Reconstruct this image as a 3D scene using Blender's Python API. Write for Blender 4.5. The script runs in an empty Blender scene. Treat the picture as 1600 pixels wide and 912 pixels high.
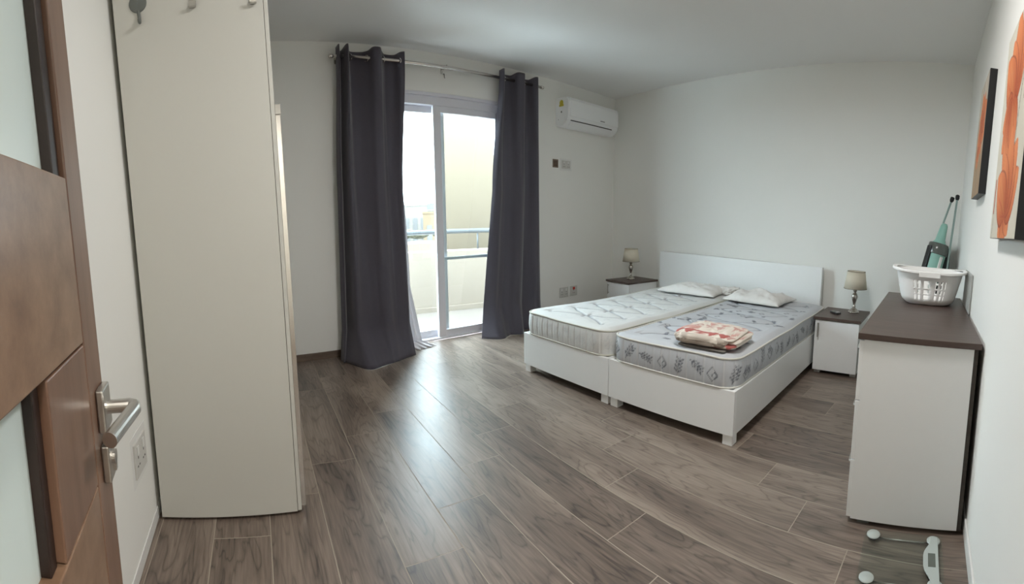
import bpy, bmesh, math, random
import numpy as np
from mathutils import Vector, Matrix
from mathutils import noise as mn

# ------------------------------------------------------------------ camera
SC = bpy.context.scene
COL = SC.collection
F, CY, YAW, PITCH, ROLL = 702.88, 425.70, 0.57086, 0.12262, -0.00969
CH = 1.2247
cam = bpy.data.cameras.new('camera')
cam_ob = bpy.data.objects.new('camera', cam); COL.objects.link(cam_ob)
cam.type = 'PANO'
cam.panorama_type = 'CENTRAL_CYLINDRICAL'          # the photograph is a phone panorama
cam.central_cylindrical_range_u_min = -800.0 / F
cam.central_cylindrical_range_u_max = 800.0 / F
cam.central_cylindrical_range_v_min = -(912.0 - CY) / F
cam.central_cylindrical_range_v_max = CY / F
cam.central_cylindrical_radius = 1.0
cam.clip_start = 0.01
cam.clip_end = 2000
c_, s_ = math.cos(YAW), math.sin(YAW)
fw = Vector((s_, c_, 0)); rt = Vector((c_, -s_, 0)); up = Vector((0, 0, 1))
f2 = fw * math.cos(PITCH) - up * math.sin(PITCH); u2 = up * math.cos(PITCH) + fw * math.sin(PITCH)
r3 = rt * math.cos(ROLL) + u2 * math.sin(ROLL); u3 = u2 * math.cos(ROLL) - rt * math.sin(ROLL)
M = Matrix((r3, u3, -f2)).transposed().to_4x4(); M.translation = Vector((0, 0, CH))
cam_ob.matrix_world = M
SC.camera = cam_ob

# ------------------------------------------------------------------ world and exposure
SKY = 21.0
wd = bpy.data.worlds.new('world'); SC.world = wd; wd.use_nodes = True
bg = wd.node_tree.nodes['Background']
bg.inputs['Color'].default_value = (0.80, 0.91, 1.0, 1); bg.inputs['Strength'].default_value = SKY
vs = SC.view_settings
vs.view_transform = 'Standard'; vs.look = 'None'; vs.gamma = 1; vs.use_curve_mapping = False
vs.exposure = 0.0
SC.cycles.use_denoising = True
SC.cycles.max_bounces = 12; SC.cycles.diffuse_bounces = 8; SC.cycles.transparent_max_bounces = 16
SC.cycles.sample_clamp_indirect = 6.0
SC.cycles.caustics_reflective = False; SC.cycles.caustics_refractive = False

def lamp_area(name, loc, size, power, col, down=True):
    l = bpy.data.lights.new(name, 'AREA'); l.shape = 'DISK'; l.size = size; l.energy = power; l.color = col
    o = bpy.data.objects.new(name, l); COL.objects.link(o); o.location = loc
    return o
HALL_W, ROOM_W = 40.0, 35.0

# ------------------------------------------------------------------ helpers
def srgb(r, g, b):
    f = lambda v: (v / 255) / 12.92 if v / 255 <= 0.04045 else ((v / 255 + 0.055) / 1.055) ** 2.4
    return (f(r), f(g), f(b), 1)

def tag(o, label=None, cat=None, group=None, kind=None):
    if label: o['label'] = label
    if cat: o['category'] = cat
    if group: o['group'] = group
    if kind: o['kind'] = kind
    return o

def empty(name, loc, rz=0.0, label=None, cat=None, group=None):
    o = bpy.data.objects.new(name, None); COL.objects.link(o)
    o.location = loc; o.rotation_euler = (0, 0, rz); o.empty_display_size = 0.05
    return tag(o, label, cat, group)

def obj(name, bm, mat, parent=None, smooth=False, bevel=0.0, seg=2, recalc=True):
    if isinstance(bm, bmesh.types.BMesh):
        if recalc: bmesh.ops.recalc_face_normals(bm, faces=bm.faces)
        me = bpy.data.meshes.new(name); bm.to_mesh(me); bm.free()
    else:
        me = bm
    for m in (mat if isinstance(mat, (list, tuple)) else [mat]): me.materials.append(m)
    if smooth:
        for p in me.polygons: p.use_smooth = True
    o = bpy.data.objects.new(name, me); COL.objects.link(o)
    if parent is not None: o.parent = parent
    if bevel:
        b = o.modifiers.new('bevel', 'BEVEL'); b.width = bevel; b.segments = seg; b.limit_method = 'ANGLE'; b.angle_limit = math.radians(40)
    return o

def B(): return bmesh.new()

def box(bm, x0, x1, y0, y1, z0, z1, mat=None, mi=0):
    v = [bm.verts.new(p) for p in ((x0,y0,z0),(x1,y0,z0),(x1,y1,z0),(x0,y1,z0),(x0,y0,z1),(x1,y0,z1),(x1,y1,z1),(x0,y1,z1))]
    if mat is not None:
        for q in v: q.co = mat @ q.co
    for f in ((0,3,2,1),(4,5,6,7),(0,1,5,4),(1,2,6,5),(2,3,7,6),(3,0,4,7)):
        fc = bm.faces.new([v[i] for i in f]); fc.material_index = mi
    return v

def prism(bm, pts, z0, z1):
    a = [bm.verts.new((x, y, z0)) for x, y in pts]; b = [bm.verts.new((x, y, z1)) for x, y in pts]
    bm.faces.new(a[::-1]); bm.faces.new(b)
    n = len(pts)
    for i in range(n): bm.faces.new((a[i], a[(i+1) % n], b[(i+1) % n], b[i]))

def extrude_profile(bm, prof, a0, a1, fn):
    """prof: closed list of 2-D points; fn(t, u, v) -> 3-D."""
    A = [bm.verts.new(fn(a0, u, v)) for u, v in prof]; Bv = [bm.verts.new(fn(a1, u, v)) for u, v in prof]
    n = len(prof)
    bm.faces.new(A[::-1]); bm.faces.new(Bv)
    for i in range(n): bm.faces.new((A[i], A[(i+1) % n], Bv[(i+1) % n], Bv[i]))

def tube(bm, pts, rad, n=10, caps=True):
    pts = [Vector(p) for p in pts]; rs = rad if isinstance(rad, (list, tuple)) else [rad] * len(pts)
    rings = []; prev = None
    for i, p in enumerate(pts):
        d = (pts[min(i+1, len(pts)-1)] - pts[max(i-1, 0)]).normalized()
        if prev is None:
            a = d.orthogonal().normalized()
        else:
            a = (prev - d * prev.dot(d)).normalized()
        prev = a; b = d.cross(a)
        rings.append([bm.verts.new(p + (a * math.cos(2*math.pi*k/n) + b * math.sin(2*math.pi*k/n)) * rs[i]) for k in range(n)])
    for r0, r1 in zip(rings, rings[1:]):
        for k in range(n): bm.faces.new((r0[k], r0[(k+1) % n], r1[(k+1) % n], r1[k]))
    if caps:
        bm.faces.new(rings[0][::-1]); bm.faces.new(rings[-1])

def lathe(bm, prof, n=32, mat=None, sx=1, sy=1):
    rings = []
    for r, z in prof:
        rings.append([bm.verts.new((r*sx*math.cos(2*math.pi*k/n), r*sy*math.sin(2*math.pi*k/n), z)) for k in range(n)])
    if mat is not None:
        for rg in rings:
            for v in rg: v.co = mat @ v.co
    for a, b in zip(rings, rings[1:]):
        for k in range(n): bm.faces.new((a[k], a[(k+1) % n], b[(k+1) % n], b[k]))
    return rings

def smoothpath(pts, k=8, closed=False):
    pts = [Vector(p) for p in pts]; n = len(pts); out = []
    rng = range(n) if closed else range(n-1)
    for i in rng:
        if closed: p0, p1, p2, p3 = pts[(i-1) % n], pts[i], pts[(i+1) % n], pts[(i+2) % n]
        else: p0, p1, p2, p3 = pts[max(i-1, 0)], pts[i], pts[i+1], pts[min(i+2, n-1)]
        for j in range(k):
            t = j / k
            out.append(0.5*((2*p1) + (-p0+p2)*t + (2*p0-5*p1+4*p2-p3)*t*t + (-p0+3*p1-3*p2+p3)*t*t*t))
    if not closed: out.append(pts[-1])
    return out

# ------------------------------------------------------------------ materials
def mat(name, col, rough=0.5, metal=0.0, noise=0.0, nscale=8.0, bump=0.0, bscale=200.0, spec=0.5, sheen=0.0, nstretch=(1,1,1), coords='Object'):
    m = bpy.data.materials.new(name); m.use_nodes = True
    nt = m.node_tree; p = nt.nodes['Principled BSDF']
    p.inputs['Base Color'].default_value = col; p.inputs['Roughness'].default_value = rough
    p.inputs['Metallic'].default_value = metal; p.inputs['Specular IOR Level'].default_value = spec
    if sheen: p.inputs['Sheen Weight'].default_value = sheen
    tc = nt.nodes.new('ShaderNodeTexCoord'); mp = nt.nodes.new('ShaderNodeMapping'); mp.inputs['Scale'].default_value = nstretch
    nt.links.new(tc.outputs[coords], mp.inputs['Vector'])
    nz = nt.nodes.new('ShaderNodeTexNoise'); nz.inputs['Scale'].default_value = nscale; nz.inputs['Detail'].default_value = 4
    nt.links.new(mp.outputs[0], nz.inputs['Vector'])
    hs = nt.nodes.new('ShaderNodeMix'); hs.data_type = 'RGBA'
    k = noise
    hs.inputs['A'].default_value = tuple(c*(1-k) for c in col[:3]) + (1,)
    hs.inputs['B'].default_value = tuple(min(1, c*(1+k)) for c in col[:3]) + (1,)
    nt.links.new(nz.outputs['Fac'], hs.inputs['Factor']); nt.links.new(hs.outputs['Result'], p.inputs['Base Color'])
    if bump:
        n2 = nt.nodes.new('ShaderNodeTexNoise'); n2.inputs['Scale'].default_value = bscale; n2.inputs['Detail'].default_value = 3
        nt.links.new(mp.outputs[0], n2.inputs['Vector'])
        b = nt.nodes.new('ShaderNodeBump'); b.inputs['Strength'].default_value = bump; b.inputs['Distance'].default_value = 0.002
        nt.links.new(n2.outputs['Fac'], b.inputs['Height']); nt.links.new(b.outputs[0], p.inputs['Normal'])
    return m

def woodmat(name, dark, light, rough=0.4, axis='X', scale=6.0, spec=0.5, bump=0.1):
    """streaky wood: noise squeezed across the grain; axis = direction the grain runs"""
    m = bpy.data.materials.new(name); m.use_nodes = True
    nt = m.node_tree; p = nt.nodes['Principled BSDF']; L = nt.links
    tc = nt.nodes.new('ShaderNodeTexCoord'); mp = nt.nodes.new('ShaderNodeMapping')
    st = {'X': (1, 12, 12), 'Y': (12, 1, 12), 'Z': (12, 12, 1)}[axis]
    mp.inputs['Scale'].default_value = st
    L.new(tc.outputs['Object'], mp.inputs['Vector'])
    nz = nt.nodes.new('ShaderNodeTexNoise'); nz.inputs['Scale'].default_value = scale; nz.inputs['Detail'].default_value = 8; nz.inputs['Roughness'].default_value = 0.65
    L.new(mp.outputs[0], nz.inputs['Vector'])
    rp = nt.nodes.new('ShaderNodeValToRGB'); rp.color_ramp.elements[0].position = 0.3; rp.color_ramp.elements[1].position = 0.72
    rp.color_ramp.elements[0].color = dark; rp.color_ramp.elements[1].color = light
    L.new(nz.outputs['Fac'], rp.inputs[0]); L.new(rp.outputs[0], p.inputs['Base Color'])
    p.inputs['Roughness'].default_value = rough; p.inputs['Specular IOR Level'].default_value = spec
    b = nt.nodes.new('ShaderNodeBump'); b.inputs['Strength'].default_value = bump; b.inputs['Distance'].default_value = 0.001
    L.new(nz.outputs['Fac'], b.inputs['Height']); L.new(b.outputs[0], p.inputs['Normal'])
    return m

def attrmat(name, rough=0.8, bump=0.15, bscale=400.0, sheen=0.0, spec=0.3):
    m = bpy.data.materials.new(name); m.use_nodes = True
    nt = m.node_tree; p = nt.nodes['Principled BSDF']
    a = nt.nodes.new('ShaderNodeAttribute'); a.attribute_name = 'pattern'
    nz = nt.nodes.new('ShaderNodeTexNoise'); nz.inputs['Scale'].default_value = bscale
    mx = nt.nodes.new('ShaderNodeMix'); mx.data_type = 'RGBA'; mx.blend_type = 'MULTIPLY'; mx.inputs['Factor'].default_value = 0.12
    tc = nt.nodes.new('ShaderNodeTexCoord'); nt.links.new(tc.outputs['Object'], nz.inputs['Vector'])
    nt.links.new(a.outputs['Color'], mx.inputs['A']); nt.links.new(nz.outputs['Fac'], mx.inputs['B'])
    nt.links.new(mx.outputs['Result'], p.inputs['Base Color'])
    p.inputs['Roughness'].default_value = rough; p.inputs['Specular IOR Level'].default_value = spec; p.inputs['Sheen Weight'].default_value = sheen
    b = nt.nodes.new('ShaderNodeBump'); b.inputs['Strength'].default_value = bump; b.inputs['Distance'].default_value = 0.001
    nt.links.new(nz.outputs['Fac'], b.inputs['Height']); nt.links.new(b.outputs[0], p.inputs['Normal'])
    return m

def glassmat(name, tint=(0.93, 0.97, 0.96, 1), gloss=0.07, rough=0.0):
    m = bpy.data.materials.new(name); m.use_nodes = True
    nt = m.node_tree; nt.nodes.remove(nt.nodes['Principled BSDF']); out = nt.nodes['Material Output']
    t = nt.nodes.new('ShaderNodeBsdfTransparent'); t.inputs[0].default_value = tint
    g = nt.nodes.new('ShaderNodeBsdfGlossy'); g.inputs['Roughness'].default_value = rough
    fr0 = nt.nodes.new('ShaderNodeFresnel'); fr0.inputs[0].default_value = 1.45
    ge = nt.nodes.new('ShaderNodeNewGeometry'); iv = nt.nodes.new('ShaderNodeMath'); iv.operation = 'SUBTRACT'; iv.inputs[0].default_value = 1.0
    nt.links.new(ge.outputs['Backfacing'], iv.inputs[1]); fr = nt.nodes.new('ShaderNodeMath'); fr.operation = 'MULTIPLY'
    nt.links.new(fr0.outputs[0], fr.inputs[0]); nt.links.new(iv.outputs[0], fr.inputs[1])
    x = nt.nodes.new('ShaderNodeMixShader')
    nt.links.new(fr.outputs[0], x.inputs[0]); nt.links.new(t.outputs[0], x.inputs[1]); nt.links.new(g.outputs[0], x.inputs[2])
    nt.links.new(x.outputs[0], out.inputs[0])
    return m

WALLC = (0.87, 0.87, 0.84, 1)
m_wall = mat('wall_paint', WALLC, 0.85, noise=0.012, nscale=3, bump=0.05, bscale=150)
m_ceil = mat('ceiling_paint', (0.87, 0.875, 0.87, 1), 0.8, noise=0.01, nscale=2, bump=0.03, bscale=120)
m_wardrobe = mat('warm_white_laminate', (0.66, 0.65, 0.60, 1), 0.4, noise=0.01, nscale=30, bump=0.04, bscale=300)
m_white = mat('white_laminate', (0.90, 0.915, 0.915, 1), 0.35, noise=0.01, nscale=30, bump=0.04, bscale=300)
m_white2 = mat('white_paint', (0.76, 0.76, 0.74, 1), 0.5, noise=0.01)
m_alu = mat('white_aluminium', (0.72, 0.72, 0.77, 1), 0.35, noise=0.02, nscale=5)
m_steel = mat('brushed_steel', (0.55, 0.53, 0.50, 1), 0.32, 1.0, noise=0.08, nscale=40)
m_chrome = mat('satin_chrome', (0.66, 0.63, 0.60, 1), 0.22, 1.0, noise=0.05, nscale=10)
m_pewter = mat('antique_pewter', (0.48, 0.45, 0.41, 1), 0.24, 1.0, noise=0.2, nscale=30)
m_black = mat('black_plastic', (0.008, 0.008, 0.009, 1), 0.45, noise=0.2)
m_darkwood = woodmat('dark_walnut_top', srgb(66, 52, 47), srgb(88, 72, 65), 0.38, 'Y', 3.0)
m_doorwood = woodmat('mahogany_door', srgb(90, 64, 50), srgb(124, 95, 77), 0.33, 'Z', 2.2)
m_doorrail = woodmat('mahogany_rail', srgb(104, 78, 60), srgb(140, 112, 90), 0.33, 'Y', 2.2)
m_doordark = mat('dark_moulding_and_gap_shade', srgb(36, 22, 17), 0.45, noise=0.25, nscale=20)
m_frost = mat('frosted_glass', (0.60, 0.68, 0.66, 1), 0.35, noise=0.03, nscale=4)
m_curtain = mat('slate_curtain_cloth', (0.078, 0.072, 0.090, 1), 0.9, noise=0.06, nscale=60, bump=0.25, bscale=900, sheen=0.25, spec=0.2)
m_shade = mat('linen_shade', srgb(210, 202, 184), 0.9, noise=0.05, nscale=90, bump=0.3, bscale=500)
m_pillow = mat('white_pillow_cotton', (0.78, 0.77, 0.75, 1), 0.9, noise=0.03, bump=0.3, bscale=60)
m_basket = mat('white_basket_plastic', (0.93, 0.93, 0.92, 1), 0.35, noise=0.01)
m_plastic = mat('white_plastic', (0.80, 0.80, 0.78, 1), 0.35, noise=0.01)
m_ac = mat('air_conditioner_plastic', (0.90, 0.92, 0.93, 1), 0.3, noise=0.01)
m_glass = glassmat('clear_glass')
m_scaleglass = glassmat('green_tinted_glass', (0.93, 0.965, 0.955, 1), rough=0.02)
def ext(r, g, b, k=0.20):
    c = srgb(r, g, b); return (c[0]*k, c[1]*k, c[2]*k, 1)
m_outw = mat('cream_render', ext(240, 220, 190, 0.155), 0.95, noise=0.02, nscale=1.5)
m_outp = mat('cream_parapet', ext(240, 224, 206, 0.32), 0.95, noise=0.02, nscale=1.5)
m_outf = mat('balcony_tile', ext(222, 208, 196, 0.22), 0.8, noise=0.03, nscale=3)

# ------------------------------------------------------------------ floor material (wood-look tiles)
def floor_material():
    m = bpy.data.materials.new('wood_look_tile'); m.use_nodes = True
    nt = m.node_tree; L = nt.links; p = nt.nodes['Principled BSDF']; N = nt.nodes.new
    def math_(op, a, b=None, c=None):
        n = N('ShaderNodeMath'); n.operation = op
        for i, v in enumerate((a, b, c)):
            if v is None: continue
            if isinstance(v, (int, float)): n.inputs[i].default_value = v
            else: L.new(v, n.inputs[i])
        return n.outputs[0]
    tc = N('ShaderNodeTexCoord'); sp = N('ShaderNodeSeparateXYZ'); L.new(tc.outputs['Object'], sp.inputs[0])
    w = 0.23
    a = math_('DIVIDE', math_('SUBTRACT', sp.outputs[0], 0.2094), w)
    row = math_('FLOOR', a); fx = math_('SUBTRACT', a, row)
    b = math_('DIVIDE', sp.outputs[1], w)
    b = math_('SUBTRACT', b, math_('ADD', math_('MULTIPLY', row, 1.08), 5.0))
    b = math_('DIVIDE', b, 4.5)
    idx = math_('FLOOR', b); fy = math_('SUBTRACT', b, idx)
    # distance to edges in metres
    ex = math_('MULTIPLY', math_('MINIMUM', fx, math_('SUBTRACT', 1.0, fx)), w)
    ey = math_('MULTIPLY', math_('MINIMUM', fy, math_('SUBTRACT', 1.0, fy)), w*4.5)
    e = math_('MINIMUM', ex, ey)
    mr = N('ShaderNodeMapRange'); mr.inputs['From Min'].default_value = 0.0010; mr.inputs['From Max'].default_value = 0.0024
    mr.inputs['To Min'].default_value = 1; mr.inputs['To Max'].default_value = 0; L.new(e, mr.inputs['Value']); grout = mr.outputs[0]
    cmb = N('ShaderNodeCombineXYZ'); L.new(row, cmb.inputs[0]); L.new(idx, cmb.inputs[1])
    wn = N('ShaderNodeTexWhiteNoise'); wn.noise_dimensions = '3D'; L.new(cmb.outputs[0], wn.inputs['Vector'])
    # grain coordinates, shifted per plank
    sh = N('ShaderNodeVectorMath'); sh.operation = 'SCALE'; L.new(wn.outputs['Color'], sh.inputs[0]); sh.inputs['Scale'].default_value = 37.0
    ad = N('ShaderNodeVectorMath'); ad.operation = 'ADD'; L.new(tc.outputs['Object'], ad.inputs[0]); L.new(sh.outputs[0], ad.inputs[1])
    mp = N('ShaderNodeMapping'); mp.inputs['Scale'].default_value = (1.0, 0.16, 1.0); L.new(ad.outputs[0], mp.inputs['Vector'])
    big = N('ShaderNodeTexNoise'); big.inputs['Scale'].default_value = 7.0; big.inputs['Detail'].default_value = 3; big.inputs['Distortion'].default_value = 0.4; L.new(mp.outputs[0], big.inputs['Vector'])
    mp2 = N('ShaderNodeMapping'); mp2.inputs['Scale'].default_value = (1.0, 0.06, 1.0); L.new(ad.outputs[0], mp2.inputs['Vector'])
    fine = N('ShaderNodeTexNoise'); fine.inputs['Scale'].default_value = 110.0; fine.inputs['Detail'].default_value = 4; L.new(mp2.outputs[0], fine.inputs['Vector'])
    # cathedral rings: bands of the big noise
    ring = math_('FRACT', math_('MULTIPLY', big.outputs['Fac'], 13.0))
    ring = math_('MULTIPLY', math_('POWER', math_('ABSOLUTE', math_('SUBTRACT', math_('MULTIPLY', ring, 2.0), 1.0)), 5.0), 0.5)
    cr = N('ShaderNodeValToRGB'); cr.color_ramp.elements[0].position = 0.28; cr.color_ramp.elements[1].position = 0.74
    cr.color_ramp.elements[0].color = srgb(62, 51, 45); cr.color_ramp.elements[1].color = srgb(142, 127, 115)
    e2 = cr.color_ramp.elements.new(0.5); e2.color = srgb(106, 92, 82)
    t = math_('ADD', math_('MULTIPLY', big.outputs['Fac'], 0.74), math_('MULTIPLY', fine.outputs['Fac'], 0.40))
    t = math_('SUBTRACT', t, math_('MULTIPLY', ring, 0.34))
    t = math_('ADD', t, math_('MULTIPLY', math_('SUBTRACT', wn.outputs['Value'], 0.55), 0.16))
    L.new(t, cr.inputs[0])
    mx = N('ShaderNodeMix'); mx.data_type = 'RGBA'; L.new(grout, mx.inputs['Factor']); L.new(cr.outputs[0], mx.inputs['A'])
    mx.inputs['B'].default_value = srgb(158, 147, 132)
    L.new(mx.outputs['Result'], p.inputs['Base Color'])
    rr = N('ShaderNodeMapRange'); rr.inputs['To Min'].default_value = 0.32; rr.inputs['To Max'].default_value = 0.46; L.new(big.outputs['Fac'], rr.inputs['Value'])
    rg = math_('ADD', rr.outputs[0], math_('MULTIPLY', grout, 0.4)); L.new(rg, p.inputs['Roughness'])
    p.inputs['Specular IOR Level'].default_value = 1.0
    h = math_('SUBTRACT', math_('MULTIPLY', fine.outputs['Fac'], 0.12), grout)
    bp = N('ShaderNodeBump'); bp.inputs['Strength'].default_value = 0.35; bp.inputs['Distance'].default_value = 0.0012
    L.new(h, bp.inputs['Height']); L.new(bp.outputs[0], p.inputs['Normal'])
    return m
m_floor = floor_material()

# ------------------------------------------------------------------ room plan
CEIL = 2.772
def wwY(X): return (3.898 + 0.092 * X) / 0.9958            # window wall inner face
WN = Vector((0.092, -0.9958, 0)).normalized()              # into the room
WT = Vector((0.9958, 0.092, 0)).normalized()
def WW(X, off, z):                                         # point on the window wall, off metres into the room
    return Vector((X, wwY(X), z)) + WN * off
def rwY(X): return -0.262 + 0.0745 * X                    # wall with the pictures, inner face
RT = Vector((1, 0.0745, 0)).normalized(); RN = Vector((-0.0745, 1, 0)).normalized()
def RW(X, off, z): return Vector((X, rwY(X), z)) + RN * off
P_WB = (4.407, 4.322); P_BR = (4.137, 0.0462); P_LW = (-0.547, 3.864); P_LR = (-0.467, rwY(-0.467))
def bwX(Y): return P_BR[0] + (Y - P_BR[1]) * (P_WB[0] - P_BR[0]) / (P_WB[1] - P_BR[1])
BT = Vector((P_WB[0]-P_BR[0], P_WB[1]-P_BR[1], 0)).normalized(); BN = Vector((-BT.y, BT.x, 0))
def lwX(Y): return P_LR[0] + (Y - P_LR[1]) * (P_LW[0]-P_LR[0]) / (P_LW[1]-P_LR[1])
TH = 0.2
def struct(name, bm, m, label=None, cat=None, parent=None, bevel=0.0, smooth=False):
    o = obj(name, bm, m, parent, bevel=bevel, smooth=smooth)
    if parent is None: tag(o, label, cat, kind='structure')
    return o

HX0, HX1, HY = -1.1, 1.9, -1.75                            # little hall behind the doorway
DX0, DX1, DZ = -0.10, 0.78, 2.12                           # doorway in the picture wall
bm = B(); prism(bm, [(-0.75, wwY(-0.6)+0.01), (-0.75, -0.40), (HX0, -0.40), (HX0, HY), (HX1, HY), (HX1, -0.40), (4.4, -0.40), (4.65, 0.1), (4.65, wwY(4.65)+0.01)], -0.12, 0.0)
struct('floor', bm, m_floor, 'brown-grey wood-look plank tile floor of the bedroom', 'floor')
bm = B(); prism(bm, [(-0.75, wwY(-0.6)+TH), (-0.75, -0.40), (HX0, -0.40), (HX0, HY), (HX1, HY), (HX1, -0.40), (4.4, -0.40), (4.65, 0.1), (4.65, wwY(4.65)+TH)], CEIL, CEIL+0.12)
struct('ceiling', bm, m_ceil, 'plain matt white ceiling of the bedroom', 'ceiling')

OX0, OX1, OZ = 1.06, 2.62, 2.415                           # balcony door opening
def wwpoly(Xa, Xb): return [tuple(WW(Xa, 0, 0)[:2]), tuple(WW(Xb, 0, 0)[:2]), tuple(WW(Xb, -TH, 0)[:2]), tuple(WW(Xa, -TH, 0)[:2])]
bm = B(); prism(bm, wwpoly(-0.75, OX0), 0, CEIL); prism(bm, wwpoly(OX1, 4.65), 0, CEIL); prism(bm, wwpoly(OX0, OX1), OZ, CEIL)
struct('wall_front', bm, m_wall, 'white wall with the balcony door and the dark curtains', 'wall')
bm = B(); prism(bm, [P_BR, (P_BR[0]+TH, P_BR[1]-0.2), (P_WB[0]+TH, P_WB[1]+0.1), P_WB], 0, CEIL)
struct('wall_back', bm, m_wall, 'white wall behind the headboard', 'wall')
bm = B(); prism(bm, [P_LR, P_LW, (P_LW[0]-TH, P_LW[1]), (P_LR[0]-TH, P_LR[1])], 0, CEIL)
struct('wall_left', bm, m_wall, 'white wall behind the open door and the wardrobe', 'wall')
def rwpoly(Xa, Xb, t=0.15): return [(Xa, rwY(Xa)), (Xb, rwY(Xb)), (Xb, rwY(Xb)-t), (Xa, rwY(Xa)-t)]
bm = B(); prism(bm, rwpoly(DX1, P_BR[0]), 0, CEIL); prism(bm, rwpoly(-0.62, DX0), 0, CEIL); prism(bm, rwpoly(DX0, DX1), DZ, CEIL)
struct('wall_right', bm, m_wall, 'white wall hung with the flower canvases', 'wall')
bm = B()
prism(bm, [(HX0, -0.40), (HX0, HY), (HX0-0.1, HY), (HX0-0.1, -0.40)], 0, CEIL)
prism(bm, [(HX1, -0.33), (HX1, HY), (HX1+0.1, HY), (HX1+0.1, -0.33)], 0, CEIL)
prism(bm, [(HX0, HY), (HX1, HY), (HX1, HY-0.1), (HX0, HY-0.1)], 0, CEIL)
prism(bm, [(HX0-0.1, -0.40), (-0.6, -0.40), (-0.6, -0.30), (HX0-0.1, -0.30)], 0, CEIL)
struct('wall_hall', bm, m_wall, 'white walls of the little hall beyond the doorway', 'wall')

# baseboards
m_skirt = woodmat('skirting_tile', srgb(84, 70, 61), srgb(120, 104, 92), 0.4, 'X', 3.0)
bm = B()
for a, b in ((-0.5, OX0), (OX1, 4.38)): prism(bm, [tuple(WW(a, 0, 0)[:2]), tuple(WW(b, 0, 0)[:2]), tuple(WW(b, 0.01, 0)[:2]), tuple(WW(a, 0.01, 0)[:2])], 0, 0.065)
struct('baseboard_front', bm, m_skirt, 'brown tile skirting below the balcony door wall', 'baseboard')
bm = B(); prism(bm, [(bwX(0.1), 0.1), (bwX(4.3), 4.3), (bwX(4.3)-0.01, 4.3), (bwX(0.1)-0.01, 0.1)], 0, 0.065)
struct('baseboard_back', bm, m_skirt, 'brown tile skirting behind the bed', 'baseboard')
bm = B(); prism(bm, [(lwX(-0.2), -0.2), (lwX(3.8), 3.8), (lwX(3.8)+0.005, 3.8), (lwX(-0.2)+0.005, -0.2)], 0, 0.055)
struct('baseboard_left', bm, m_white2, 'white skirting under the socket by the wardrobe', 'baseboard', bevel=0.003)
bm = B(); prism(bm, [(DX1, rwY(DX1)), (4.1, rwY(4.1)), (4.1, rwY(4.1)+0.009), (DX1, rwY(DX1)+0.009)], 0, 0.07)
struct('baseboard_right', bm, m_white2, 'white skirting behind the chest of drawers', 'baseboard', bevel=0.003)
# doorway lining
bm = B()
prism(bm, rwpoly(DX0-0.001, DX0+0.02, 0.16), 0, DZ); prism(bm, rwpoly(DX1-0.02, DX1+0.001, 0.16), 0, DZ); prism(bm, rwpoly(DX0+0.02, DX1-0.02, 0.16), DZ-0.02, DZ+0.001)
struct('trim_1', bm, m_doorwood, 'brown wooden lining of the doorway behind the camera', 'door frame')

# added fill lamps, unseen: one on the hall ceiling, one on the bedroom ceiling
def added_fill_lamp(x, y, power, label, col, size=0.36):
    t = empty('added_fill_lamp', (x, y, CEIL), 0, label, 'lamp')
    bm = B(); lathe(bm, [(0.001, 0.0), (size/2, 0.0), (size/2, -0.03), (size/2-0.02, -0.035), (0.001, -0.035)], 32)
    obj('lamp_base', bm, m_white2, t, smooth=False)
    bm = B(); lathe(bm, [(size/2-0.004, -0.028), (size/2+0.012, -0.028), (size/2+0.012, -0.044), (size/2-0.004, -0.044), (size/2-0.004, -0.028)], 32); obj('trim_ring', bm, m_steel, t)
    l = bpy.data.lights.new('fill_light', 'AREA'); l.shape = 'DISK'; l.size = size*0.9; l.energy = power; l.color = col
    lo = bpy.data.objects.new('fill_light', l); COL.objects.link(lo); lo.parent = t; lo.location = (0, 0, -0.04)
    return t
added_fill_lamp(0.45, -1.0, HALL_W, 'added unseen fill lamp on the hall ceiling behind the doorway', (1.0, 0.96, 0.88))

added_fill_lamp(1.30, 0.95, ROOM_W, 'added unseen fill lamp on the ceiling over the door end of the bedroom', (1.0, 0.985, 0.96), 0.45)

# ------------------------------------------------------------------ balcony door (window_1)
t = empty('window_1', WW(1.82, -0.06, 0.0)); tag(t, 'white aluminium sliding balcony door with two glass sashes', 'window', kind='structure')
t.rotation_euler = (0, 0, math.atan2(WT.y, WT.x))
def wx(X): return (X - 1.82) / WT.x
x0, x1 = wx(OX0), wx(OX1)
bm = B()      # outer frame with deep head box
box(bm, x0, x0+0.045, -0.04, 0.10, 0, OZ); box(bm, x1-0.045, x1, -0.04, 0.10, 0, OZ)
box(bm, x0, x1, -0.055, 0.10, OZ-0.03, OZ); box(bm, x0, x1, -0.03, 0.10, OZ-0.11, OZ-0.03); box(bm, x0, x1, -0.035, 0.10, 0.0, 0.022)
obj('window_frame', bm, m_alu, t, bevel=0.003)
def sash(name, xa, xb, y, z0, z1, st, bar=None):
    bm = B()
    box(bm, xa, xa+st, y-0.018, y+0.018, z0, z1); box(bm, xb-st, xb, y-0.018, y+0.018, z0, z1)
    box(bm, xa+st, xb-st, y-0.018, y+0.018, z0, z0+0.075); box(bm, xa+st, xb-st, y-0.018, y+0.018, z1-0.06, z1)
    s = obj(name, bm, m_alu, t, bevel=0.004)
    bm = B(); box(bm, xa+st-0.005, xb-st+0.005, y-0.003, y+0.003, z0+0.07, z1-0.055)
    obj('glass_pane', bm, m_glass, s)
    if bar:
        bm = B(); box(bm, xa+st, xb-st, y+0.004, y+0.016, bar-0.014, bar+0.014)
        obj('glazing_bar', bm, mat('grey_blue_bar', (0.72, 0.80, 0.88, 1), 0.4), s)
    return s
sash('sliding_sash', x0+0.04, wx(1.915), 0.055, 0.018, OZ-0.11, 0.060)
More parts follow.
